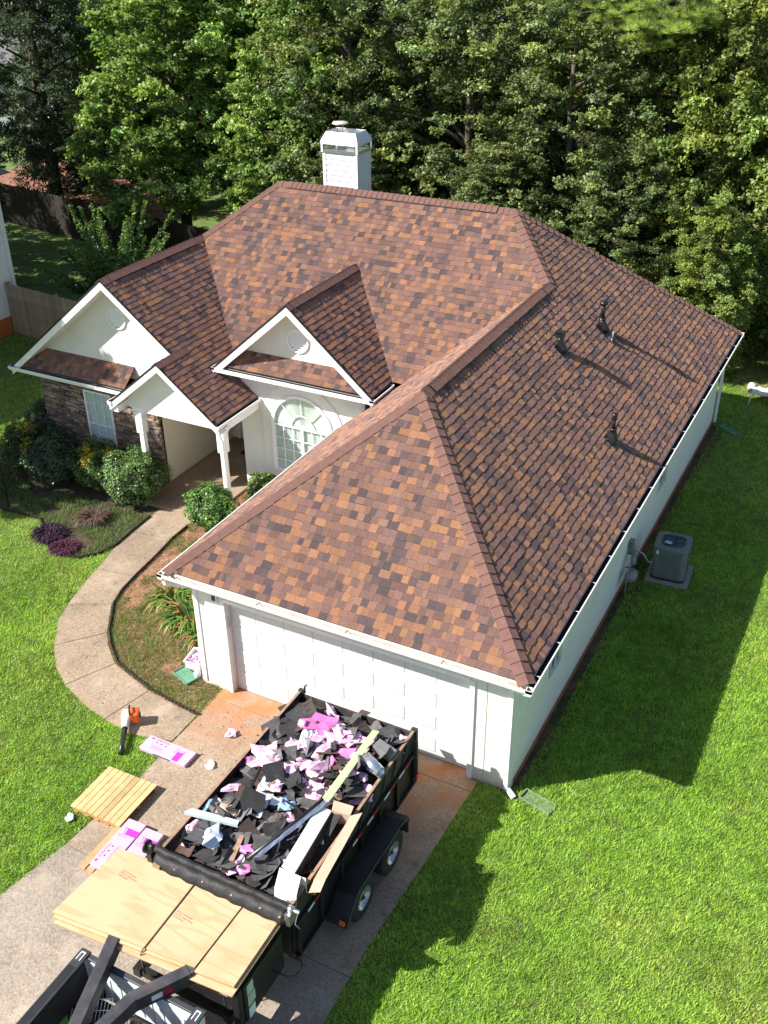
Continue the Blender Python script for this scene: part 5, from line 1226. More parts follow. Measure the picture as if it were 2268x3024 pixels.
kp('bed_front', MB().box(X0+.15, X1-.15, -8.36, -8.29, .6, ZB), M['truckwhite'], .01)
kp('cab', MB().extr([(X0+.04, -8.38, .5), (X0+.04, -8.38, 1.40), (X0+.16, -8.50, 1.92), (X0+.16, -10.1, 1.94), (X0+.06, -10.75, 1.42), (X0+.04, -12.0, 1.30), (X0+.04, -12.25, 1.0), (X0+.04, -12.3, .5)], (X1-X0-.08, 0, 0)), M['truckwhite'], .05)
kp('rear_glass', MB().extr([(X0+.3, -8.405, 1.48), (X1-.3, -8.405, 1.48), (X1-.36, -8.49, 1.86), (X0+.36, -8.49, 1.86)], (0, .012, 0)), M['dark_in'])
kp('side_glass', MB().box(X1-.045, X1-.02, -10.0, -8.7, 1.42, 1.8).box(X0+.02, X0+.045, -10.0, -8.7, 1.42, 1.8), M['dark_in'])
kp('windscreen', MB().extr([(X0+.2, -10.2, 1.90), (X1-.2, -10.2, 1.90), (X1-.14, -10.74, 1.46), (X0+.14, -10.74, 1.46)], (0, -.02, .02)), M['dark_in'])
kp('rear_bumper', MB().box(X0+.02, X1-.02, YB+.02, YB+.17, .48, .66), M['galv'], .02)
for x, f in ((X1-.14, False), (X0+.14, True)):
    for y in (-7.35, -11.1): add_wheel(tk, x, y, flip=f, s=1.03)
# things in the truck bed
wr = thing('wire_rack', (3.12, -6.72, .66), 'folded black wire rack leaning in the left of the truck bed', 'wire rack', rz=math.radians(28))
m = MB()
for k in range(14): m.tube([(-.30+.046*k, -.22, .16), (-.30+.046*k, .22, .24)], .005, 5)
for k in range(4): m.tube([(-.30, -.22+.146*k, .162+.026*k), (.30, -.22+.146*k, .162+.026*k)], .007, 5)
loc('wire_grid', m, M['galv'], wr)
loc('rack_frame', MB().box(-.31, .31, -.23, -.215, .0, .17).box(-.31, .31, .215, .23, 0, .25), M['blacksteel'], wr)
loc('white_tag', MB().obox((-.30, .10, .235), (.05, .14, .006), Matrix.Rotation(.2, 3, 'X')), M['paleblue'], wr)
w2 = thing('wire_shelf', (3.60, -6.95, .66), 'brown wire shelf on a board lying under the trailer neck beams', 'wire shelf', rz=math.radians(35))
m = MB()
for k in range(16): m.tube([(-.22+.03*k, -.28, .10), (-.22+.03*k, .28, .10)], .004, 5)
for k in range(3): m.tube([(-.24, -.28+.28*k, .106), (.26, -.28+.28*k, .106)], .007, 5)
loc('wire_grid', m, M['rope'], w2); loc('shelf_board', MB().box(-.24, .26, -.3, .3, .03, .05), mat('tan_board', (.26, .20, .15), .8), w2)
gb = thing('printed_carton', (3.02, -7.14, .66), 'green and white printed carton in the left of the truck bed', 'carton', rz=math.radians(-14))
loc('carton', MB().box(-.16, .16, -.14, .14, .0, .20), M['cardwhite'], gb); loc('green_print', MB().box(-.16, .16, .02, .14, .2005, .202), M['stickergreen'], gb)
txt('NATURAL', .05, M['navy'], gb, (-.13, -.05, .2005)); 
loc('print_lines', MB().box(-.12, .05, -.08, -.07, .2005, .202).box(-.12, .08, -.11, -.10, .2005, .202), M['ink'], gb)
cl = thing('cargo_bag', (2.98, -7.45, .64), 'dark crumpled work bag beside the printed carton in the truck bed', 'bag')
me = CR[3].copy(); me.materials.clear(); me.materials.append(M['tarp']); o = bpy.data.objects.new('bag_body', me); COL.objects.link(o); o.parent = cl; o.scale = (1.6, 1.4, 1.3); o.location = (0, 0, .1)
cc = thing('ribbed_crate', (4.18, -6.95, .64), 'dark ribbed crate in the right of the truck bed', 'crate', rz=.5)
for k in range(11): loc('slat', MB().box(-.28+.05*k, -.25+.05*k, -.25, .25, .16, .19), M['rope'], cc)
loc('crate_base', MB().box(-.3, .3, -.27, .27, .0, .158), M['liner'], cc)

# ================================================================== NEIGHBOURS, FENCES
def fence(a, b, h, label, dark=1., name='board_fence'):
    a, b = Vector((*a, 0)), Vector((*b, 0)); t = thing(name, a, label, 'fence', rz=math.atan2(b.y-a.y, b.x-a.x)); L = (b-a).length; w = .142; n = int(L/w)
    ms = []
    for k in range(6):
        c = .8+.08*k; bm_ = MB().extr([(0, 0, 0), (w-.008, 0, 0), (w-.008, 0, h-.03), (w-.035, 0, h), (.027, 0, h), (0, 0, h-.03)], (0, .018, 0))
        bm_.c = [(.165*c*dark, .125*c*dark, .09*c*dark, 1)]*len(bm_.v); ms.append(bm_.mesh('board', M['fence'], tint=True))
    for k in range(min(n, 298)):
        o = bpy.data.objects.new('board', ms[random.randrange(6)]); COL.objects.link(o); o.parent = t; o.location = (k*w, 0, .03+random.uniform(-.012, .012)); o.rotation_euler = (0, random.gauss(0, .004), 0)
    for z_ in (.35, h*.55, h-.3): loc('rail', MB().box(0, L, .019, .06, z_, z_+.085, 0, (.15*dark, .11*dark, .08*dark, 1)), M['fence'], t, tint=True)
    for k in range(int(L/2.4)+1): loc('post', MB().box(k*2.4, k*2.4+.09, .061, .15, 0, h+.05, 0, (.15*dark, .11*dark, .08*dark, 1)), M['fence'], t, tint=True)
    return t
fence((-17.15, 12.4), (-9.5, 11.6), 1.8, 'brown wooden board fence between the white neighbour house and the house corner', 1.9)
fence((-28.5, 23.1), (-9.5, 20.0), 1.8, 'shade-darkened brown wooden fence across the far back of the yard', .14)  # board colour cut down to paint in the tree shade
nb = thing('neighbour_house', (-17.2, 12.9, 0), 'corner of a white-sided neighbouring house with an orange brick base', 'house')
MB().box(-27, -17.24, 3, 12.86, .62, 5.4).obj('wall', M['siding'], nb)
MB().box(-27, -17.22, 3, 12.88, 0, .619).obj('brick_base', M['foundation'], nb)
sb2 = MB().add([(0, 0, .115), (0, 9.7, .115), (.022, 9.7, 0), (.022, 0, 0), (0, 0, 0), (0, 9.7, 0)], [(0, 1, 2, 3), (3, 2, 5, 4)]).mesh('siding_board', M['siding'])
for k in range(40):
    o = bpy.data.objects.new('siding_board', sb2); COL.objects.link(o); o.parent = nb; o.location = (-.038, -9.85, .64+.115*k)
MB().box(-17.26, -17.17, 12.76, 12.92, .60, 5.4).obj('corner_trim', M['trim'], nb)
o = MB().extr([(-27.4, 2.6, 5.38), (-27.4, 13.3, 5.38), (-27.4, 7.9, 8.4)], (10.6, 0, 0)).obj('roof', M['farroof'], nb); recalc(o.data)
def farhouse(x, y, w, d, rz, label, wallm, roofm='farroof', h=4.2):
    t = thing('distant_house', (x, y, 0), label, 'house', rz=rz)
    loc('wall', MB().box(-w/2, w/2, -d/2, d/2, 0, h), wallm, t)
    r = loc('roof', MB().extr([(-w/2-.4, -d/2-.4, h), (-w/2-.4, d/2+.4, h), (-w/2-.4, 0, h+d*.38)], (w+.8, 0, 0)), M[roofm], t); recalc(r.data)
    for k in range(4):
        xx = -w/2+w*(k+.5)/4; f = loc('window', MB().box(xx-.5, xx+.5, -d/2-.04, -d/2-.002, 1.1, 2.5), M['trim'], t)
        g_ = MB().box(xx-.42, xx+.42, -d/2-.05, -d/2-.041, 1.18, 2.42).mesh('pane', M['dark_in']); o = bpy.data.objects.new('pane', g_); COL.objects.link(o); o.parent = f
farhouse(-50, 41, 16, 9, .55, 'bright white house glimpsed through the trees at the far left', M['siding'])
farhouse(-19, 52, 15, 9, .2, 'tan house hidden behind the tall middle trees', mat('tan_wall', (.45, .33, .26), .8))
farhouse(8, 47, 15, 9, -.1, 'pale grey-roofed house glimpsed through branches at the far right', M['siding'])
# thing at the right edge: grey cloth-draped lawn chair
ch = thing('lawn_chair', (7.55, 18.15, 0), 'pale grey cloth-draped folding lawn chair on the grass behind the house', 'lawn chair', rz=.2)
m = MB()
for k in range(9):
    x = -.55+.14*k
    for j, y in enumerate((-.25, -.1, .1, .25)):
        zz = .42+.05*math.sin(k*1.9)+(.35*(k-5)/3 if k > 5 else 0)-(.10 if j in (0, 3) else 0); m.v.append((x, y*1.1, zz+random.uniform(-.03, .03))); m.c.append((1, 1, 1, 1))
for k in range(8):
    for j in range(3): m.f.append((k*4+j, (k+1)*4+j, (k+1)*4+j+1, k*4+j+1)); m.m.append(0); m.sm.append(True)
o = loc('draped_cloth', m, M['lightgrey'], ch); o.modifiers.new('s', 'SOLIDIFY').thickness = .03
loc('chair_leg', MB().tube([(-.52, -.26, .42), (-.60, -.36, .0)], .018, 6), M['white'], ch); loc('chair_leg', MB().tube([(-.45, .26, .42), (-.5, .3, .0)], .018, 6), M['white'], ch)
loc('chair_leg', MB().tube([(.4, -.26, .42), (.48, -.33, .0)], .018, 6), M['white'], ch); loc('chair_leg', MB().tube([(.4, .26, .42), (.48, .3, .0)], .018, 6), M['white'], ch)
loc('head_cloth', MB().lathe([(0, .12), (.1, .08), (.13, -.02), (.1, -.2)], (-.55, 0, .45), n=10), M['lightgrey'], ch)
# black shepherd's pole by the bed
sp = thing('garden_pole', (-8.35, 3.25, 0), 'thin black metal garden pole at the left edge of the shaded bed', 'pole')
loc('pole', MB().tube([(0, 0, 0), (0, 0, 1.9), (.03, 0, 2.0), (.12, 0, 2.03), (.18, 0, 1.95)], .016, 8), M['blacksteel'], sp)

# ================================================================== VEGETATION
def leafcloud(cent, nrm, size, aspect=.55, curl=.25, nvert=4, r=rng):
    """quads (rhombus leaves) at cent with given normals"""
    n = len(cent); a = r.normal(size=(n, 3)); nrm = nrm/np.linalg.norm(nrm, axis=1, keepdims=True)
    u = np.cross(nrm, a); u /= np.linalg.norm(u, axis=1, keepdims=True)+1e-9; v = np.cross(nrm, u)
    s = (size*(.65+.7*r.random(n)))[:, None]
    p0 = cent-u*s*.5; p2 = cent+u*s*.5; off = nrm*s*curl*(r.random((n, 1))-.3)
    p1 = cent+v*s*aspect*.5+off; p3 = cent-v*s*aspect*.5+off
    return np.stack([p0, p1, p2, p3], 1).reshape(-1, 3)
def crownmesh(name, blobs, nclump, cr, nleaf, size, base, var, yellow, r, aspect=.6, shell=.55, droop=0., matn='leaf'):
    """blobs: (cx,cy,cz,rx,ry,rz) ellipsoids; clumps spread in the outer shell; leaves on clumps"""
    V = []; T = []
    vol = np.array([b[3]*b[4]+b[4]*b[5]+b[3]*b[5] for b in blobs]); vol = vol/vol.sum()
    for b, w in zip(blobs, vol):
        k = max(1, int(nclump*w)); d = r.normal(size=(k, 3)); d /= np.linalg.norm(d, axis=1, keepdims=True)
        rad = (shell+(1-shell)*r.random(k))**.7
        c = np.array(b[:3])+d*rad[:, None]*np.array(b[3:6])
        for i in range(k):
            rr = cr*(.55+.9*r.random()); m = int(nleaf*(rr/cr)**1.6*(.6+.8*r.random()))
            nt_ = 5+int(5*r.random()); td = r.normal(size=(nt_, 3))*np.array([1, 1, .45])+d[i]*.9+np.array([0, 0, .15-droop*.5]); td /= np.linalg.norm(td, axis=1, keepdims=True)
            tl_ = rr*(.7+1.1*r.random(nt_)); j = r.integers(0, nt_, m); q = r.random(m)**.65
            P = c[i]+td[j]*(q*tl_[j])[:, None]+r.normal(size=(m, 3))*(rr*(.30-.17*q))[:, None]*np.array([1, 1, .6]); P[:, 2] -= droop*q*q*rr*.8
            dd = td[j]
            nn = dd*.45+np.array([0, 0, .8])+r.normal(size=(m, 3))*.6
            V.append(leafcloud(P, nn, size, aspect, r=r))
            tone = 1+var*r.normal(); ye = yellow*r.random()
            t = np.array(base)*max(.4, tone)*(1+np.array([ye*1.2, ye*.5, -.2*ye])); tt = t*(1+.22*r.normal(size=(m, 1)))
            T.append(np.clip(tt, .004, .6))
    return fastmesh(name, np.concatenate(V), 4, M[matn], np.concatenate(T))
def trunkmesh(H, r0, limbs, r, lean=(0, 0)):
    b = MB(); path = []; 
    for k in range(7): t = k/6; path.append((lean[0]*t+r.normal()*.06*t, lean[1]*t+r.normal()*.06*t, H*t))
    b.tube(path, [r0*(1-.75*k/6) for k in range(7)], 10)
    for j in range(limbs):
        t = .3+.6*r.random(); z0 = H*t; a = r.random()*6.28; L = (1-t*.6)*H*.42
        p = [(lean[0]*t, lean[1]*t, z0)]
        for q in range(1, 5): f = q/4; p.append((lean[0]*t+math.cos(a)*L*f+r.normal()*.1, lean[1]*t+math.sin(a)*L*f+r.normal()*.1, z0+L*(.7*f-.15*f*f)+r.normal()*.06))
        b.tube(p, [r0*.38*(1-.85*q/4) for q in range(5)], 6)
    return b.mesh('trunk', M['bark'])
R_ = np.random.default_rng(11)
# prototypes (crown centred on trunk base)
def proto(kind):
    if kind == 'maple':
        bl = [(0, 0, 7.2, 3.6, 3.4, 4.6), (-1.6, -1.2, 5.0, 2.4, 2.2, 2.6), (1.7, -.8, 6.0, 2.2, 2.2, 3.0), (.3, .6, 10.2, 2.2, 2.2, 2.2), (-.6, -1.6, 3.3, 2.6, 1.8, 1.6)]
        return crownmesh('crown', bl, 420, .44, 230, .150, (.145, .245, .066), .28, .4, R_, .72, .45), trunkmesh(10, .26, 16, R_)
    if kind == 'oak':
        bl = [(0, 0, 6.6, 3.2, 3.2, 5.0), (1.5, -1.3, 3.6, 2.0, 2.0, 2.2), (-1.5, -1.2, 4.8, 2.1, 2.0, 2.6), (0, 0, 9.8, 2.2, 2.2, 2.2)]
        return crownmesh('crown', bl, 480, .38, 200, .120, (.122, .172, .066), .38, .35, R_, .6, .5), trunkmesh(10, .22, 12, R_)
    if kind == 'vine':
        bl = [(0, 0, 5.6, 2.5, 2.5, 5.2), (1.2, -1.2, 2.4, 1.8, 1.8, 2.4), (-1.1, -1.1, 6.5, 1.7, 1.7, 3.2), (0, 0, 9.6, 1.9, 1.9, 2.2)]
        return crownmesh('crown', bl, 400, .42, 195, .140, (.138, .205, .054), .36, .5, R_, .55, .55, droop=.9), trunkmesh(10, .18, 10, R_)
    if kind == 'dark':
        bl = [(0, 0, 5.8, 3.0, 3.0, 5.4), (0, 0, 10, 1.9, 1.9, 2.2), (1.2, -.9, 3, 2, 2, 2.4)]
        return crownmesh('crown', bl, 360, .43, 160, .13, (.055, .085, .045), .28, .15, R_, .5, .5), trunkmesh(10, .22, 8, R_)  # leaf colour darkened to stand in for shade from neighbouring trees
PR = {k: proto(k) for k in ('maple', 'oak', 'vine', 'dark')}
BL = {'maple': 'light green maple tree', 'oak': 'dull olive oak tree', 'vine': 'yellow-green vine-covered tree', 'dark': 'shade-darkened evergreen tree'}
def tree(kind, x, y, s, sz, rz, where, name):
    t = thing(name, (x, y, 0), BL[kind]+' '+where, 'tree', 'trees behind the house', rz)
    t.scale = (s, s, sz)
    for nm, me in (('crown', PR[kind][0]), ('trunk', PR[kind][1])):
        o = bpy.data.objects.new(nm, me); COL.objects.link(o); o.parent = t
    return t
TR = [
 ('dark', -22.9, 14.2, .85, .95, 1.2, 'added out of view behind the neighbour house to shade the side lawn', 'evergreen_tree'),  # unseen tree, added to throw shade on the side lawn
 ('dark', -25.4, 17.6, .9, .95, 3.2, 'added out of view past the neighbour house to shade the dark fence', 'evergreen_tree'),  # unseen tree, added to throw shade on the back fence
 ('dark', -28.0, 14.6, 1.0, 1.0, 2.2, 'out of view beyond the neighbour house, nearer one', 'evergreen_tree'),
 ('dark', -32.5, 19.5, 1.1, 1.05, 5.2, 'out of view beyond the neighbour house, farther one', 'evergreen_tree'),
 ('oak', -7.2, 19.2, .52, .50, .9, 'low among the understorey beneath the chimney', 'oak_tree'),
 ('oak', -2.2, 19.6, .58, .52, 2.9, 'low behind the middle of the main ridge', 'oak_tree'),
 ('oak', 1.9, 19.8, .60, .56, 4.9, 'low behind the right end of the main ridge', 'oak_tree'),
 ('vine', 5.0, 19.2, .50, .46, 1.9, 'low beside the rear right roof corner', 'vine_covered_tree'),
 ('maple', -11.0, 22.0, .75, .80, 5.9, 'small, squeezed between chimney and left maples', 'maple_tree'),
 ('maple', -17.4, 23.0, 1.0, .95, .4, 'over the dark back fence, at the left of the tree line', 'maple_tree'),
 ('maple', -13.2, 25.2, 1.05, 1.05, 2.4, 'left of the chimney, trunk showing above the roof ridge', 'maple_tree'),
 ('maple', -21.5, 29, 1.15, 1.05, 4.0, 'behind the mulch bed at the upper left', 'maple_tree'),
 ('oak', -8.6, 21.8, .95, .98, 1.2, 'directly behind the chimney', 'oak_tree'),
 ('oak', -4.2, 22.3, 1.0, 1.0, 3.2, 'behind the middle of the main ridge', 'oak_tree'),
 ('oak', -.4, 21.6, .95, .92, 5.0, 'behind the right end of the main ridge', 'oak_tree'),
 ('oak', 2.6, 23.3, .95, 1.0, .3, 'behind the right roof slope', 'oak_tree'),
 ('vine', 4.6, 21.6, .95, .98, 2.0, 'over the rear right roof corner', 'vine_covered_tree'),
 ('vine', 7.2, 23.6, 1.0, 1.05, 4.4, 'at the right edge of the picture', 'vine_covered_tree'),
 ('dark', -26.8, 25.4, 1.0, 1.0, .5, 'in deep shade at the left edge behind the neighbour house', 'evergreen_tree'),
 ('dark', -30.5, 28.8, 1.05, 1.1, 1.9, 'farther back at the far left corner', 'evergreen_tree'),
 ('dark', -10.5, 28.5, 1.1, 1.1, 3.5, 'in the second row behind the maples', 'evergreen_tree'),
 ('maple', -27.0, 35.5, 1.2, 1.1, 3.0, 'in the far row at the upper left corner', 'maple_tree'),
 ('oak', -16.5, 33.0, 1.15, 1.1, 2.6, 'in the far row between the two front maples', 'oak_tree'),
 ('oak', -6.0, 30.0, 1.15, 1.1, 5.6, 'in the far row above the main ridge', 'oak_tree'),
 ('vine', -1.5, 29.0, 1.15, 1.1, 1.0, 'in the far row above the right end of the ridge', 'vine_covered_tree'),
 ('oak', 3.0, 30.0, 1.15, 1.12, 3.9, 'in the far row behind the pine', 'oak_tree'),
 ('vine', 8.5, 30.5, 1.2, 1.1, .2, 'in the far row at the upper right corner', 'vine_covered_tree'),
 ('dark', -34.5, 36, 1.2, 1.1, 4.8, 'in the farthest left corner beside the bright white house', 'evergreen_tree'),
 ('dark', -21.0, 41.5, 1.3, 1.1, .9, 'far off behind the upper left maples', 'evergreen_tree'),
 ('oak', -11.5, 39.5, 1.3, 1.1, 2.9, 'far off above the chimney', 'oak_tree'),
 ('dark', -3.0, 38, 1.3, 1.1, 5.2, 'far off near the top middle', 'evergreen_tree'),
 ('vine', 4.5, 38.5, 1.3, 1.1, 3.3, 'far off near the top right', 'vine_covered_tree'),
]
for a in TR: tree(*a)
# pine with long needles reaching into the top of the picture
pt = thing('pine_tree', (2.6, 22.4, 0), 'pine tree with bright yellow-green needle tufts at the top right', 'tree')
R2 = np.random.default_rng(5)
tb_ = MB().tube([(0, 0, 0), (.1, .05, 5), (.05, 0, 9.5), (0, 0, 13.2)], [.2, .16, .11, .04], 10); tufts = []
for k in range(30):
    z0 = 10.2+3.0*R2.random() if k > 16 else 9.5+1.0*R2.random(); a = R2.random()*6.28 if k > 16 else -2.35+.085*k; L = 1.6+1.2*R2.random() if k > 16 else 2.3+1.4*R2.random()
    e = np.array([math.cos(a)*L, math.sin(a)*L, z0+.0*L-.15]); p = [(0, 0, z0), tuple(e*np.array([.5, .5, 1])+np.array([0, 0, .12])), tuple(e)]
    tb_.tube([p[0], p[1], p[2]], [.045, .03, .012], 6)
    for q in range(16):
        f = .35+.65*R2.random(); c = np.array([e[0]*f, e[1]*f, z0+(e[2]-z0)*f])+R2.normal(size=3)*np.array([.22, .22, .12]); tufts.append(c)
loc('trunk', tb_, M['bark'], pt)
V = []; T = []
for c in tufts:
    m_ = 150; d = R2.normal(size=(m_, 3)); d[:, 2] = np.abs(d[:, 2])*.8+.1*R2.normal(size=m_); d /= np.linalg.norm(d, axis=1, keepdims=True)
    L = .20+.08*R2.random((m_, 1)); s = np.cross(d, R2.normal(size=(m_, 3))); s /= np.linalg.norm(s, axis=1, keepdims=True)
    V.append(np.stack([c-s*.009, c+s*.009, c+d*L], 1).reshape(-1, 3)); T.append(np.tile(np.array([.26, .34, .08])*(1+.35*R2.normal()), (m_, 1))*(1+.15*R2.normal(size=(m_, 1))))
o = bpy.data.objects.new('crown', fastmesh('crown', np.concatenate(V), 3, M['needle'], np.clip(np.concatenate(T), .01, .6))); COL.objects.link(o); o.parent = pt
# tree standing outside the picture at the front left, shading lawn, bed and gable
st_ = thing('shade_tree', (-13.6, 1.2, 0), 'broad-leaved tree standing out of view left of the house, shading the front bed', 'tree', None, 1.0); st_.scale = (.62, .62, .86)
for nm, me in (('crown', PR['maple'][0]), ('trunk', PR['maple'][1])):
    o = bpy.data.objects.new(nm, me); COL.objects.link(o); o.parent = st_

# shrubs
def shrub(x, y, rx, ry, h, base, label, name='round_shrub', tips=None, n=9000, size=.055, seed=1, z0=.05):
    r = np.random.default_rng(seed); t = thing(name, (x, y, 0), label, 'shrub')
    d = r.normal(size=(n, 3)); d /= np.linalg.norm(d, axis=1, keepdims=True); d[:, 2] = np.where(d[:, 2] < -.75, -d[:, 2], d[:, 2])
    lump = 1+.10*np.sin(d[:, 0]*6+seed)*np.cos(d[:, 1]*5+seed*2)+.07*np.sin(d[:, 2]*8+d[:, 0]*5+seed)+.05*np.sin(d[:, 1]*13+seed*3)*np.sin(d[:, 0]*11); q = (.80+.22*r.random(n)**.6)*lump
    sd = r.normal(size=(26, 3)); sd /= np.linalg.norm(sd, axis=1, keepdims=True); sd[:, 2] = np.abs(sd[:, 2]); q = q*(1+.16*(np.max(d@sd.T, 1) > .988))
    P = d*q[:, None]*np.array([rx, ry, h/2])+np.array([0, 0, h/2+z0]); nn = d*1.0+np.array([0, 0, .5])+r.normal(size=(n, 3))*.55
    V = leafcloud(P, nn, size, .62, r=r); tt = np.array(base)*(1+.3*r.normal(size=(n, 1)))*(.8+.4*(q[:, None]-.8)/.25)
    if tips is not None:
        k = (np.sin(d[:, 0]*5+seed*1.7)*np.sin(d[:, 1]*4+1)+d[:, 2]*.9+r.normal(size=n)*.25 > .95); tt[k] = np.array(tips)*(1+.2*r.normal(size=(k.sum(), 1)))
    o = bpy.data.objects.new('foliage', fastmesh('foliage', V, 4, M['shrub'], np.clip(tt, .006, .6))); COL.objects.link(o); o.parent = t
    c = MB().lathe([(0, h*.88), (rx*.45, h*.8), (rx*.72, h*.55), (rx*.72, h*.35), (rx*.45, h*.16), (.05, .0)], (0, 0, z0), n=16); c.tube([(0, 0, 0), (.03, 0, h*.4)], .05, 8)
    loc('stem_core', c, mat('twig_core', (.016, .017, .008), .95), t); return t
G1, G2, GD = (.075, .15, .03), (.085, .145, .042), (.035, .065, .03)
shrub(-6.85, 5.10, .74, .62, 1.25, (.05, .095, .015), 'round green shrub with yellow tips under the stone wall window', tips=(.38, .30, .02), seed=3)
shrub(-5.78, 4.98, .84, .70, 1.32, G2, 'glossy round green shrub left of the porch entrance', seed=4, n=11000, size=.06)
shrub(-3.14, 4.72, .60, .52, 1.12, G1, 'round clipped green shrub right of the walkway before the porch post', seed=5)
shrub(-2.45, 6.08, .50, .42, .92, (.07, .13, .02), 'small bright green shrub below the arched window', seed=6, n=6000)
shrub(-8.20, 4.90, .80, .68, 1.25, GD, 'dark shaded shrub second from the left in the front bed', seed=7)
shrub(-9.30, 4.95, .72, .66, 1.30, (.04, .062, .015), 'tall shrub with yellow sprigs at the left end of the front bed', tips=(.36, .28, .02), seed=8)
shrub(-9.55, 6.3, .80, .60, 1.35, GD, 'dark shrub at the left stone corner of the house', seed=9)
shrub(8.0, 20.6, 1.2, 1.1, 2.1, (.08, .13, .035), 'pale green leafy bush behind the lawn chair at the right edge', seed=10, n=9000, size=.12)
shrub(6.3, 21.8, .8, .7, .9, (.16, .19, .03), 'low yellow-green bush behind the far house corner', seed=12, n=3500, size=.10)
def spiky(x, y, r0, h, cols, label, cat, name, n=400, w=.012, seed=1, droop=.5, flat=False):
    r = np.random.default_rng(seed); t = thing(name, (x, y, 0), label, cat); V = []; T = []
    for k in range(n):
        a = r.random()*6.28; q = r0*r.random()**.5*.55; b = np.array([q*math.cos(a), q*math.sin(a), .0]); a2 = a+r.normal()*.5; L = h*(.6+.6*r.random()); out = L*(.35+.7*r.random())
        d = np.array([math.cos(a2), math.sin(a2), 0]); s = np.array([-d[1], d[0], 0])*w*(.7+.6*r.random()); pts = []
        for f in (0, .4, .75, 1.): pts.append(b+d*out*f+np.array([0, 0, L*(1.7*f-(1.0+droop)*f*f)*.9+.02]))
        ww = (1, 1, .8, .05); c = np.array(cols[r.integers(len(cols))])*(1+.2*r.normal())
        for i in range(3): V += [pts[i]-s*ww[i], pts[i]+s*ww[i], pts[i+1]+s*ww[i+1], pts[i+1]-s*ww[i+1]]; T.append(c)
    o = bpy.data.objects.new('foliage', fastmesh('foliage', np.array(V), 4, M['blade'], np.clip(np.array(T), .01, .6))); COL.objects.link(o); o.parent = t; return t
AG = [(.10, .20, .03), (.14, .26, .04), (.07, .14, .03), (.30, .28, .06), (.30, .17, .07)]
spiky(-2.15, 1.85, .5, .55, AG, 'strap-leaved green clump farthest left beside the garage wall', 'plant', 'strap_leaf_plant', 170, .022, 1)
spiky(-1.45, 1.50, .5, .60, AG, 'strap-leaved green clump in the middle of the garage bed', 'plant', 'strap_leaf_plant', 190, .022, 2)
spiky(-.85, 1.15, .45, .50, AG, 'strap-leaved green clump nearest the garage front corner', 'plant', 'strap_leaf_plant', 150, .022, 3)
spiky(-1.7, 2.4, .4, .50, AG, 'strap-leaved green clump under the garage gutter', 'plant', 'strap_leaf_plant', 120, .022, 4)
spiky(-6.55, 2.72, .62, .24, [(.045, .02, .045), (.04, .02, .05), (.06, .025, .045)], 'dark purple trailing plant in the shaded bed', 'plant', 'purple_plant', 420, .014, 5)
spiky(-5.80, 2.42, .50, .20, [(.10, .025, .06), (.08, .025, .055), (.12, .045, .075)], 'magenta purple plant at the front edge of the bed', 'plant', 'purple_plant', 380, .013, 6)
spiky(-6.05, 3.75, .42, .42, [(.16, .10, .08), (.12, .07, .06), (.20, .13, .11)], 'bare pinkish-brown twiggy plant in the front bed', 'plant', 'twiggy_plant', 380, .007, 7)
# crape myrtle behind the left gable
cm = thing('crape_myrtle', (-14.9, 15.6, 0), 'feathery green multi-stem shrub behind the left gable', 'shrub'); r = np.random.default_rng(21); V = []; T = []; b = MB()
for k in range(46):
    a = r.random()*6.28; L = 1.5+2.3*r.random(); out = .4+2.1*r.random(); tip = np.array([math.cos(a)*out, math.sin(a)*out, L]); b.tube([(0, 0, 0), tuple(tip*np.array([.35, .35, .5])), tuple(tip)], [.03, .02, .006], 5)
    m_ = 330; f = .3+.75*r.random(m_); P = tip[None]*f[:, None]*np.array([1, 1, 1])+r.normal(size=(m_, 3))*(.16*(1.25-f))[:, None]; V.append(leafcloud(P, r.normal(size=(m_, 3))+np.array([0, 0, .8]), .12, .5, r=r)); T.append(np.tile(np.array([.07, .14, .045]), (m_, 1))*(1+.25*r.normal(size=(m_, 1)))+np.array([.05, .06, 0])*(f[:, None] > .85))
loc('stems', b, M['bark'], cm); o = bpy.data.objects.new('foliage', fastmesh('foliage', np.concatenate(V), 4, M['leaf'], np.clip(np.concatenate(T), .01, .5))); COL.objects.link(o); o.parent = cm

# ---- lawn grass: real blades, denser near the camera
SKIP = [[(p[0], p[1]) for p in BEDR], BEDL, WO+WI[::-1], [(-.02, -.02), (6.40, -.02), (6.40, 15.9), (-9.35, 15.9), (-9.35, 5.93), (-.02, 5.93)], [(.42, .2)]+[(p[0]+.03*math.sin(i*9), p[1]) for i, p in enumerate(DRV_L)]+DRV_R[::-1], [(6.3, -1e-3), (6.45, .1), (6.55, 2.2), (6.5, 8), (6.55, 15.7), (6.3, 15.8)], [(6.70, 7.22), (7.64, 7.28), (7.62, 8.2), (6.68, 8.15)], [(-17.3, 12.2), (-17.3, 30), (-40, 30), (-40, 12.2)], [(-36, 28), (-28, 24.4), (-24.5, 24.2), (-21.6, 25.9), (-21.8, 29.6), (-27, 33), (-36, 34)]]
def scatter(x0, x1, y0, y1, dens, r, keep=None):
    n = int((x1-x0)*(y1-y0)*dens); x = x0+(x1-x0)*r.random(n); y = y0+(y1-y0)*r.random(n)
    uv, dp = project(np.stack([x, y, np.zeros(n)], 1)); k = (dp > 0) & (uv[:, 0] > -230) & (uv[:, 0] < 2500) & (uv[:, 1] > 200) & (uv[:, 1] < 3250)
    x, y = x[k], y[k]
    if keep is None:
        m_ = np.ones(len(x), bool)
        for P in SKIP: m_ &= ~inpoly(x, y, P)
    else: m_ = inpoly(x, y, keep)
    return x[m_], y[m_]
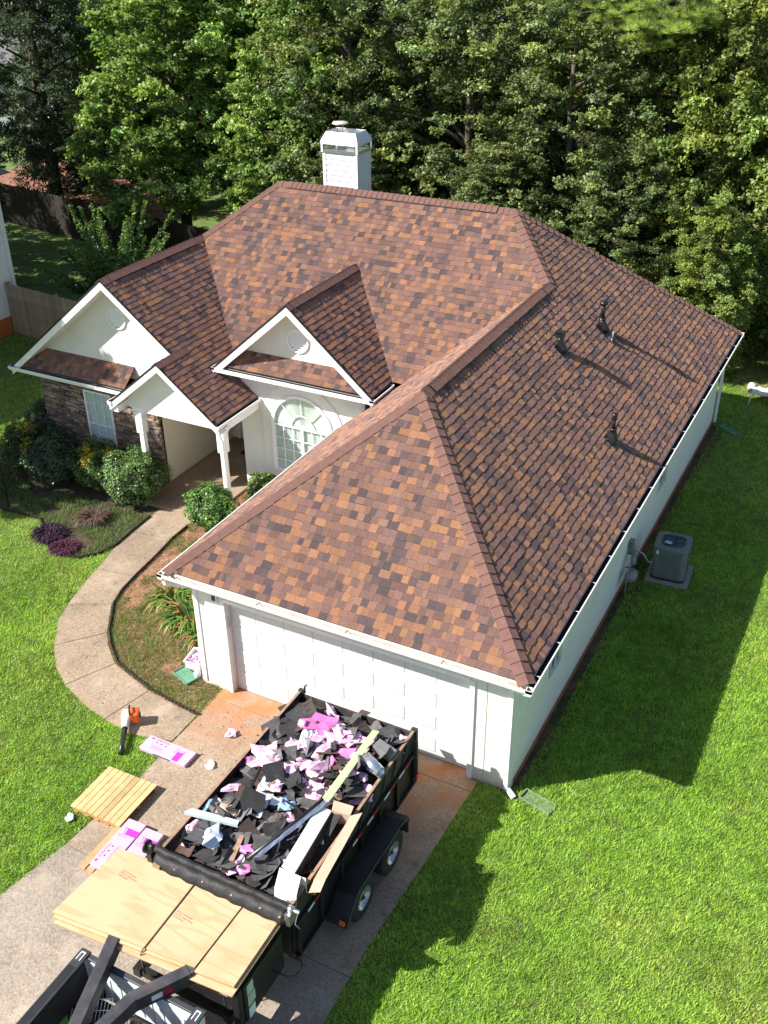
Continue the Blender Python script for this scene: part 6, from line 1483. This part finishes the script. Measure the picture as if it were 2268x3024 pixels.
def vnoise(x, y, s, seed=0):
    r = np.random.default_rng(seed); G = r.random((64, 64)); fx, fy = x*s+100, y*s+100; ix, iy = np.floor(fx).astype(int), np.floor(fy).astype(int); tx, ty = fx-ix, fy-iy; tx = tx*tx*(3-2*tx); ty = ty*ty*(3-2*ty)
    g_ = lambda i, j: G[i % 64, j % 64]
    return (g_(ix, iy)*(1-tx)+g_(ix+1, iy)*tx)*(1-ty)+(g_(ix, iy+1)*(1-tx)+g_(ix+1, iy+1)*tx)*ty
def blades(name, x, y, h, w, r, base=(.27, .46, .048), dry=(.56, .58, .15), m='blade', drift=.5, zb=0.):
    n = len(x); a = r.random(n)*6.283; tilt = .25+.95*r.random(n); H = h*(.6+.8*r.random(n))
    clump = vnoise(x, y, 5, 3)+.6*vnoise(x, y, 14, 4); H = H*(.6+.55*clump)
    d = np.stack([np.cos(a)*np.sin(tilt), np.sin(a)*np.sin(tilt), np.cos(tilt)], 1)*H[:, None]
    s = np.stack([-np.sin(a), np.cos(a), np.zeros(n)], 1)*(w*(.7+.6*r.random(n)))[:, None]
    p = np.stack([x, y, np.full(n, zb)], 1); V = np.stack([p-s, p+s, p+d], 1).reshape(-1, 3)
    q = np.clip(vnoise(x, y, .55, 7)*.6+vnoise(x, y, 2.3, 8)*.4+.13*r.normal(size=n), 0, 1); f = np.clip((q-.45)*1.6, 0, 1)[:, None]*drift
    T = np.array(base)*(1-f)+np.array(dry)*f; T = T*(1+.28*r.normal(size=(n, 1)))*((.74+.40*vnoise(x, y, 1.1, 9))*(.70+.55*vnoise(x, y, 9, 19)))[:, None]
    o = bpy.data.objects.new(name, fastmesh(name, V, 3, M[m], np.clip(T, .008, .6))); COL.objects.link(o); return tag(o, kind='stuff')
RG = np.random.default_rng(31)
xs, ys = [], []
for (x0, x1, y0, y1, dn) in ((5.4, 13, -8, 6, 3300), (5.4, 12, 6, 12, 2200), (5.4, 12, 12, 24, 1100), (-6, 1, -8, 5, 3000), (-13, -6, -3, 7, 1600), (-19, -9, 6, 14, 700), (-30, -9, 12, 30, 260), (-9.4, 12, 15.9, 26, 250)):
    a, b_ = scatter(x0, x1, y0, y1, dn, RG); xs.append(a); ys.append(b_)
    if sum(len(q) for q in xs) > 1.35e6: break
X, Y = np.concatenate(xs), np.concatenate(ys)
o = blades('lawn_grass', X, Y, .060, .0075, RG); tag(o, 'short bright green lawn grass around the house', 'grass')
a, b_ = scatter(-4.2, .4, -1, 6.6, 2800, RG, BEDR)
k = (vnoise(a, b_, 1.3, 12)+.25*vnoise(a, b_, 5, 13) > .38+.13*np.clip(b_, -1, 3)) | ((vnoise(a, b_, 2.2, 14) > .80))
o = blades('weedy_grass', a[k], b_[k], .075, .006, RG, (.12, .22, .035), (.25, .26, .09)); tag(o, 'patchy weedy grass growing in the garage bed', 'grass')
a, b_ = scatter(-4.2, .4, -1, 6.6, 900, RG, BEDR)
n = len(a); an = RG.random(n)*6.28; L = .05+.06*RG.random(n); d = np.stack([np.cos(an), np.sin(an), .25*RG.random(n)], 1)*L[:, None]; s = np.stack([-np.sin(an), np.cos(an), 0*an], 1)*.0025; p = np.stack([a, b_, .012+.02*RG.random(n)], 1)
V = np.stack([p-s, p+s, p+d+s, p+d-s], 1).reshape(-1, 3); cc_ = np.array([[.42, .24, .12], [.30, .15, .08], [.5, .36, .22], [.2, .1, .06]])[RG.integers(0, 4, n)]
o = bpy.data.objects.new('pine_straw', fastmesh('pine_straw', V, 4, M['blade'], cc_)); COL.objects.link(o); tag(o, 'brown pine straw strewn over the garage bed', 'pine straw', kind='stuff')
a, b_ = scatter(-10.5, -4.7, 2, 6, 1300, RG, BEDL); k = (vnoise(a, b_, 1.1, 22) > .33) & (b_ < 4.5)
o = blades('bed_weeds', a[k], b_[k], .10, .007, RG, (.10, .20, .035), (.2, .2, .06)); tag(o, 'green weeds and ground cover in the shaded front bed', 'ground cover')
# fallen leaves and bits on the concrete
a = np.concatenate([RG.uniform(.6, 2.6, 60), RG.uniform(-4.6, -.4, 60)]); b_ = np.concatenate([RG.uniform(-5, -.4, 60), RG.uniform(-1.6, 4.5, 60)]); ok = inpoly(a, b_, WO+WI[::-1]) | inpoly(a, b_, DRV_L+DRV_R[::-1]); a, b_ = a[ok], b_[ok]; n = len(a)
V = leafcloud(np.stack([a, b_, np.full(n, .03)], 1), np.tile([0., 0, 1], (n, 1))+RG.normal(size=(n, 3))*.1, .035, .6, r=RG)
o = bpy.data.objects.new('fallen_leaves', fastmesh('fallen_leaves', V, 4, M['leaf'], np.array([[.10, .06, .03], [.3, .2, .1], [.05, .035, .02]])[RG.integers(0, 3, n)])); COL.objects.link(o); tag(o, 'small dry leaf litter on the walkway and driveway', 'leaf litter', kind='stuff')
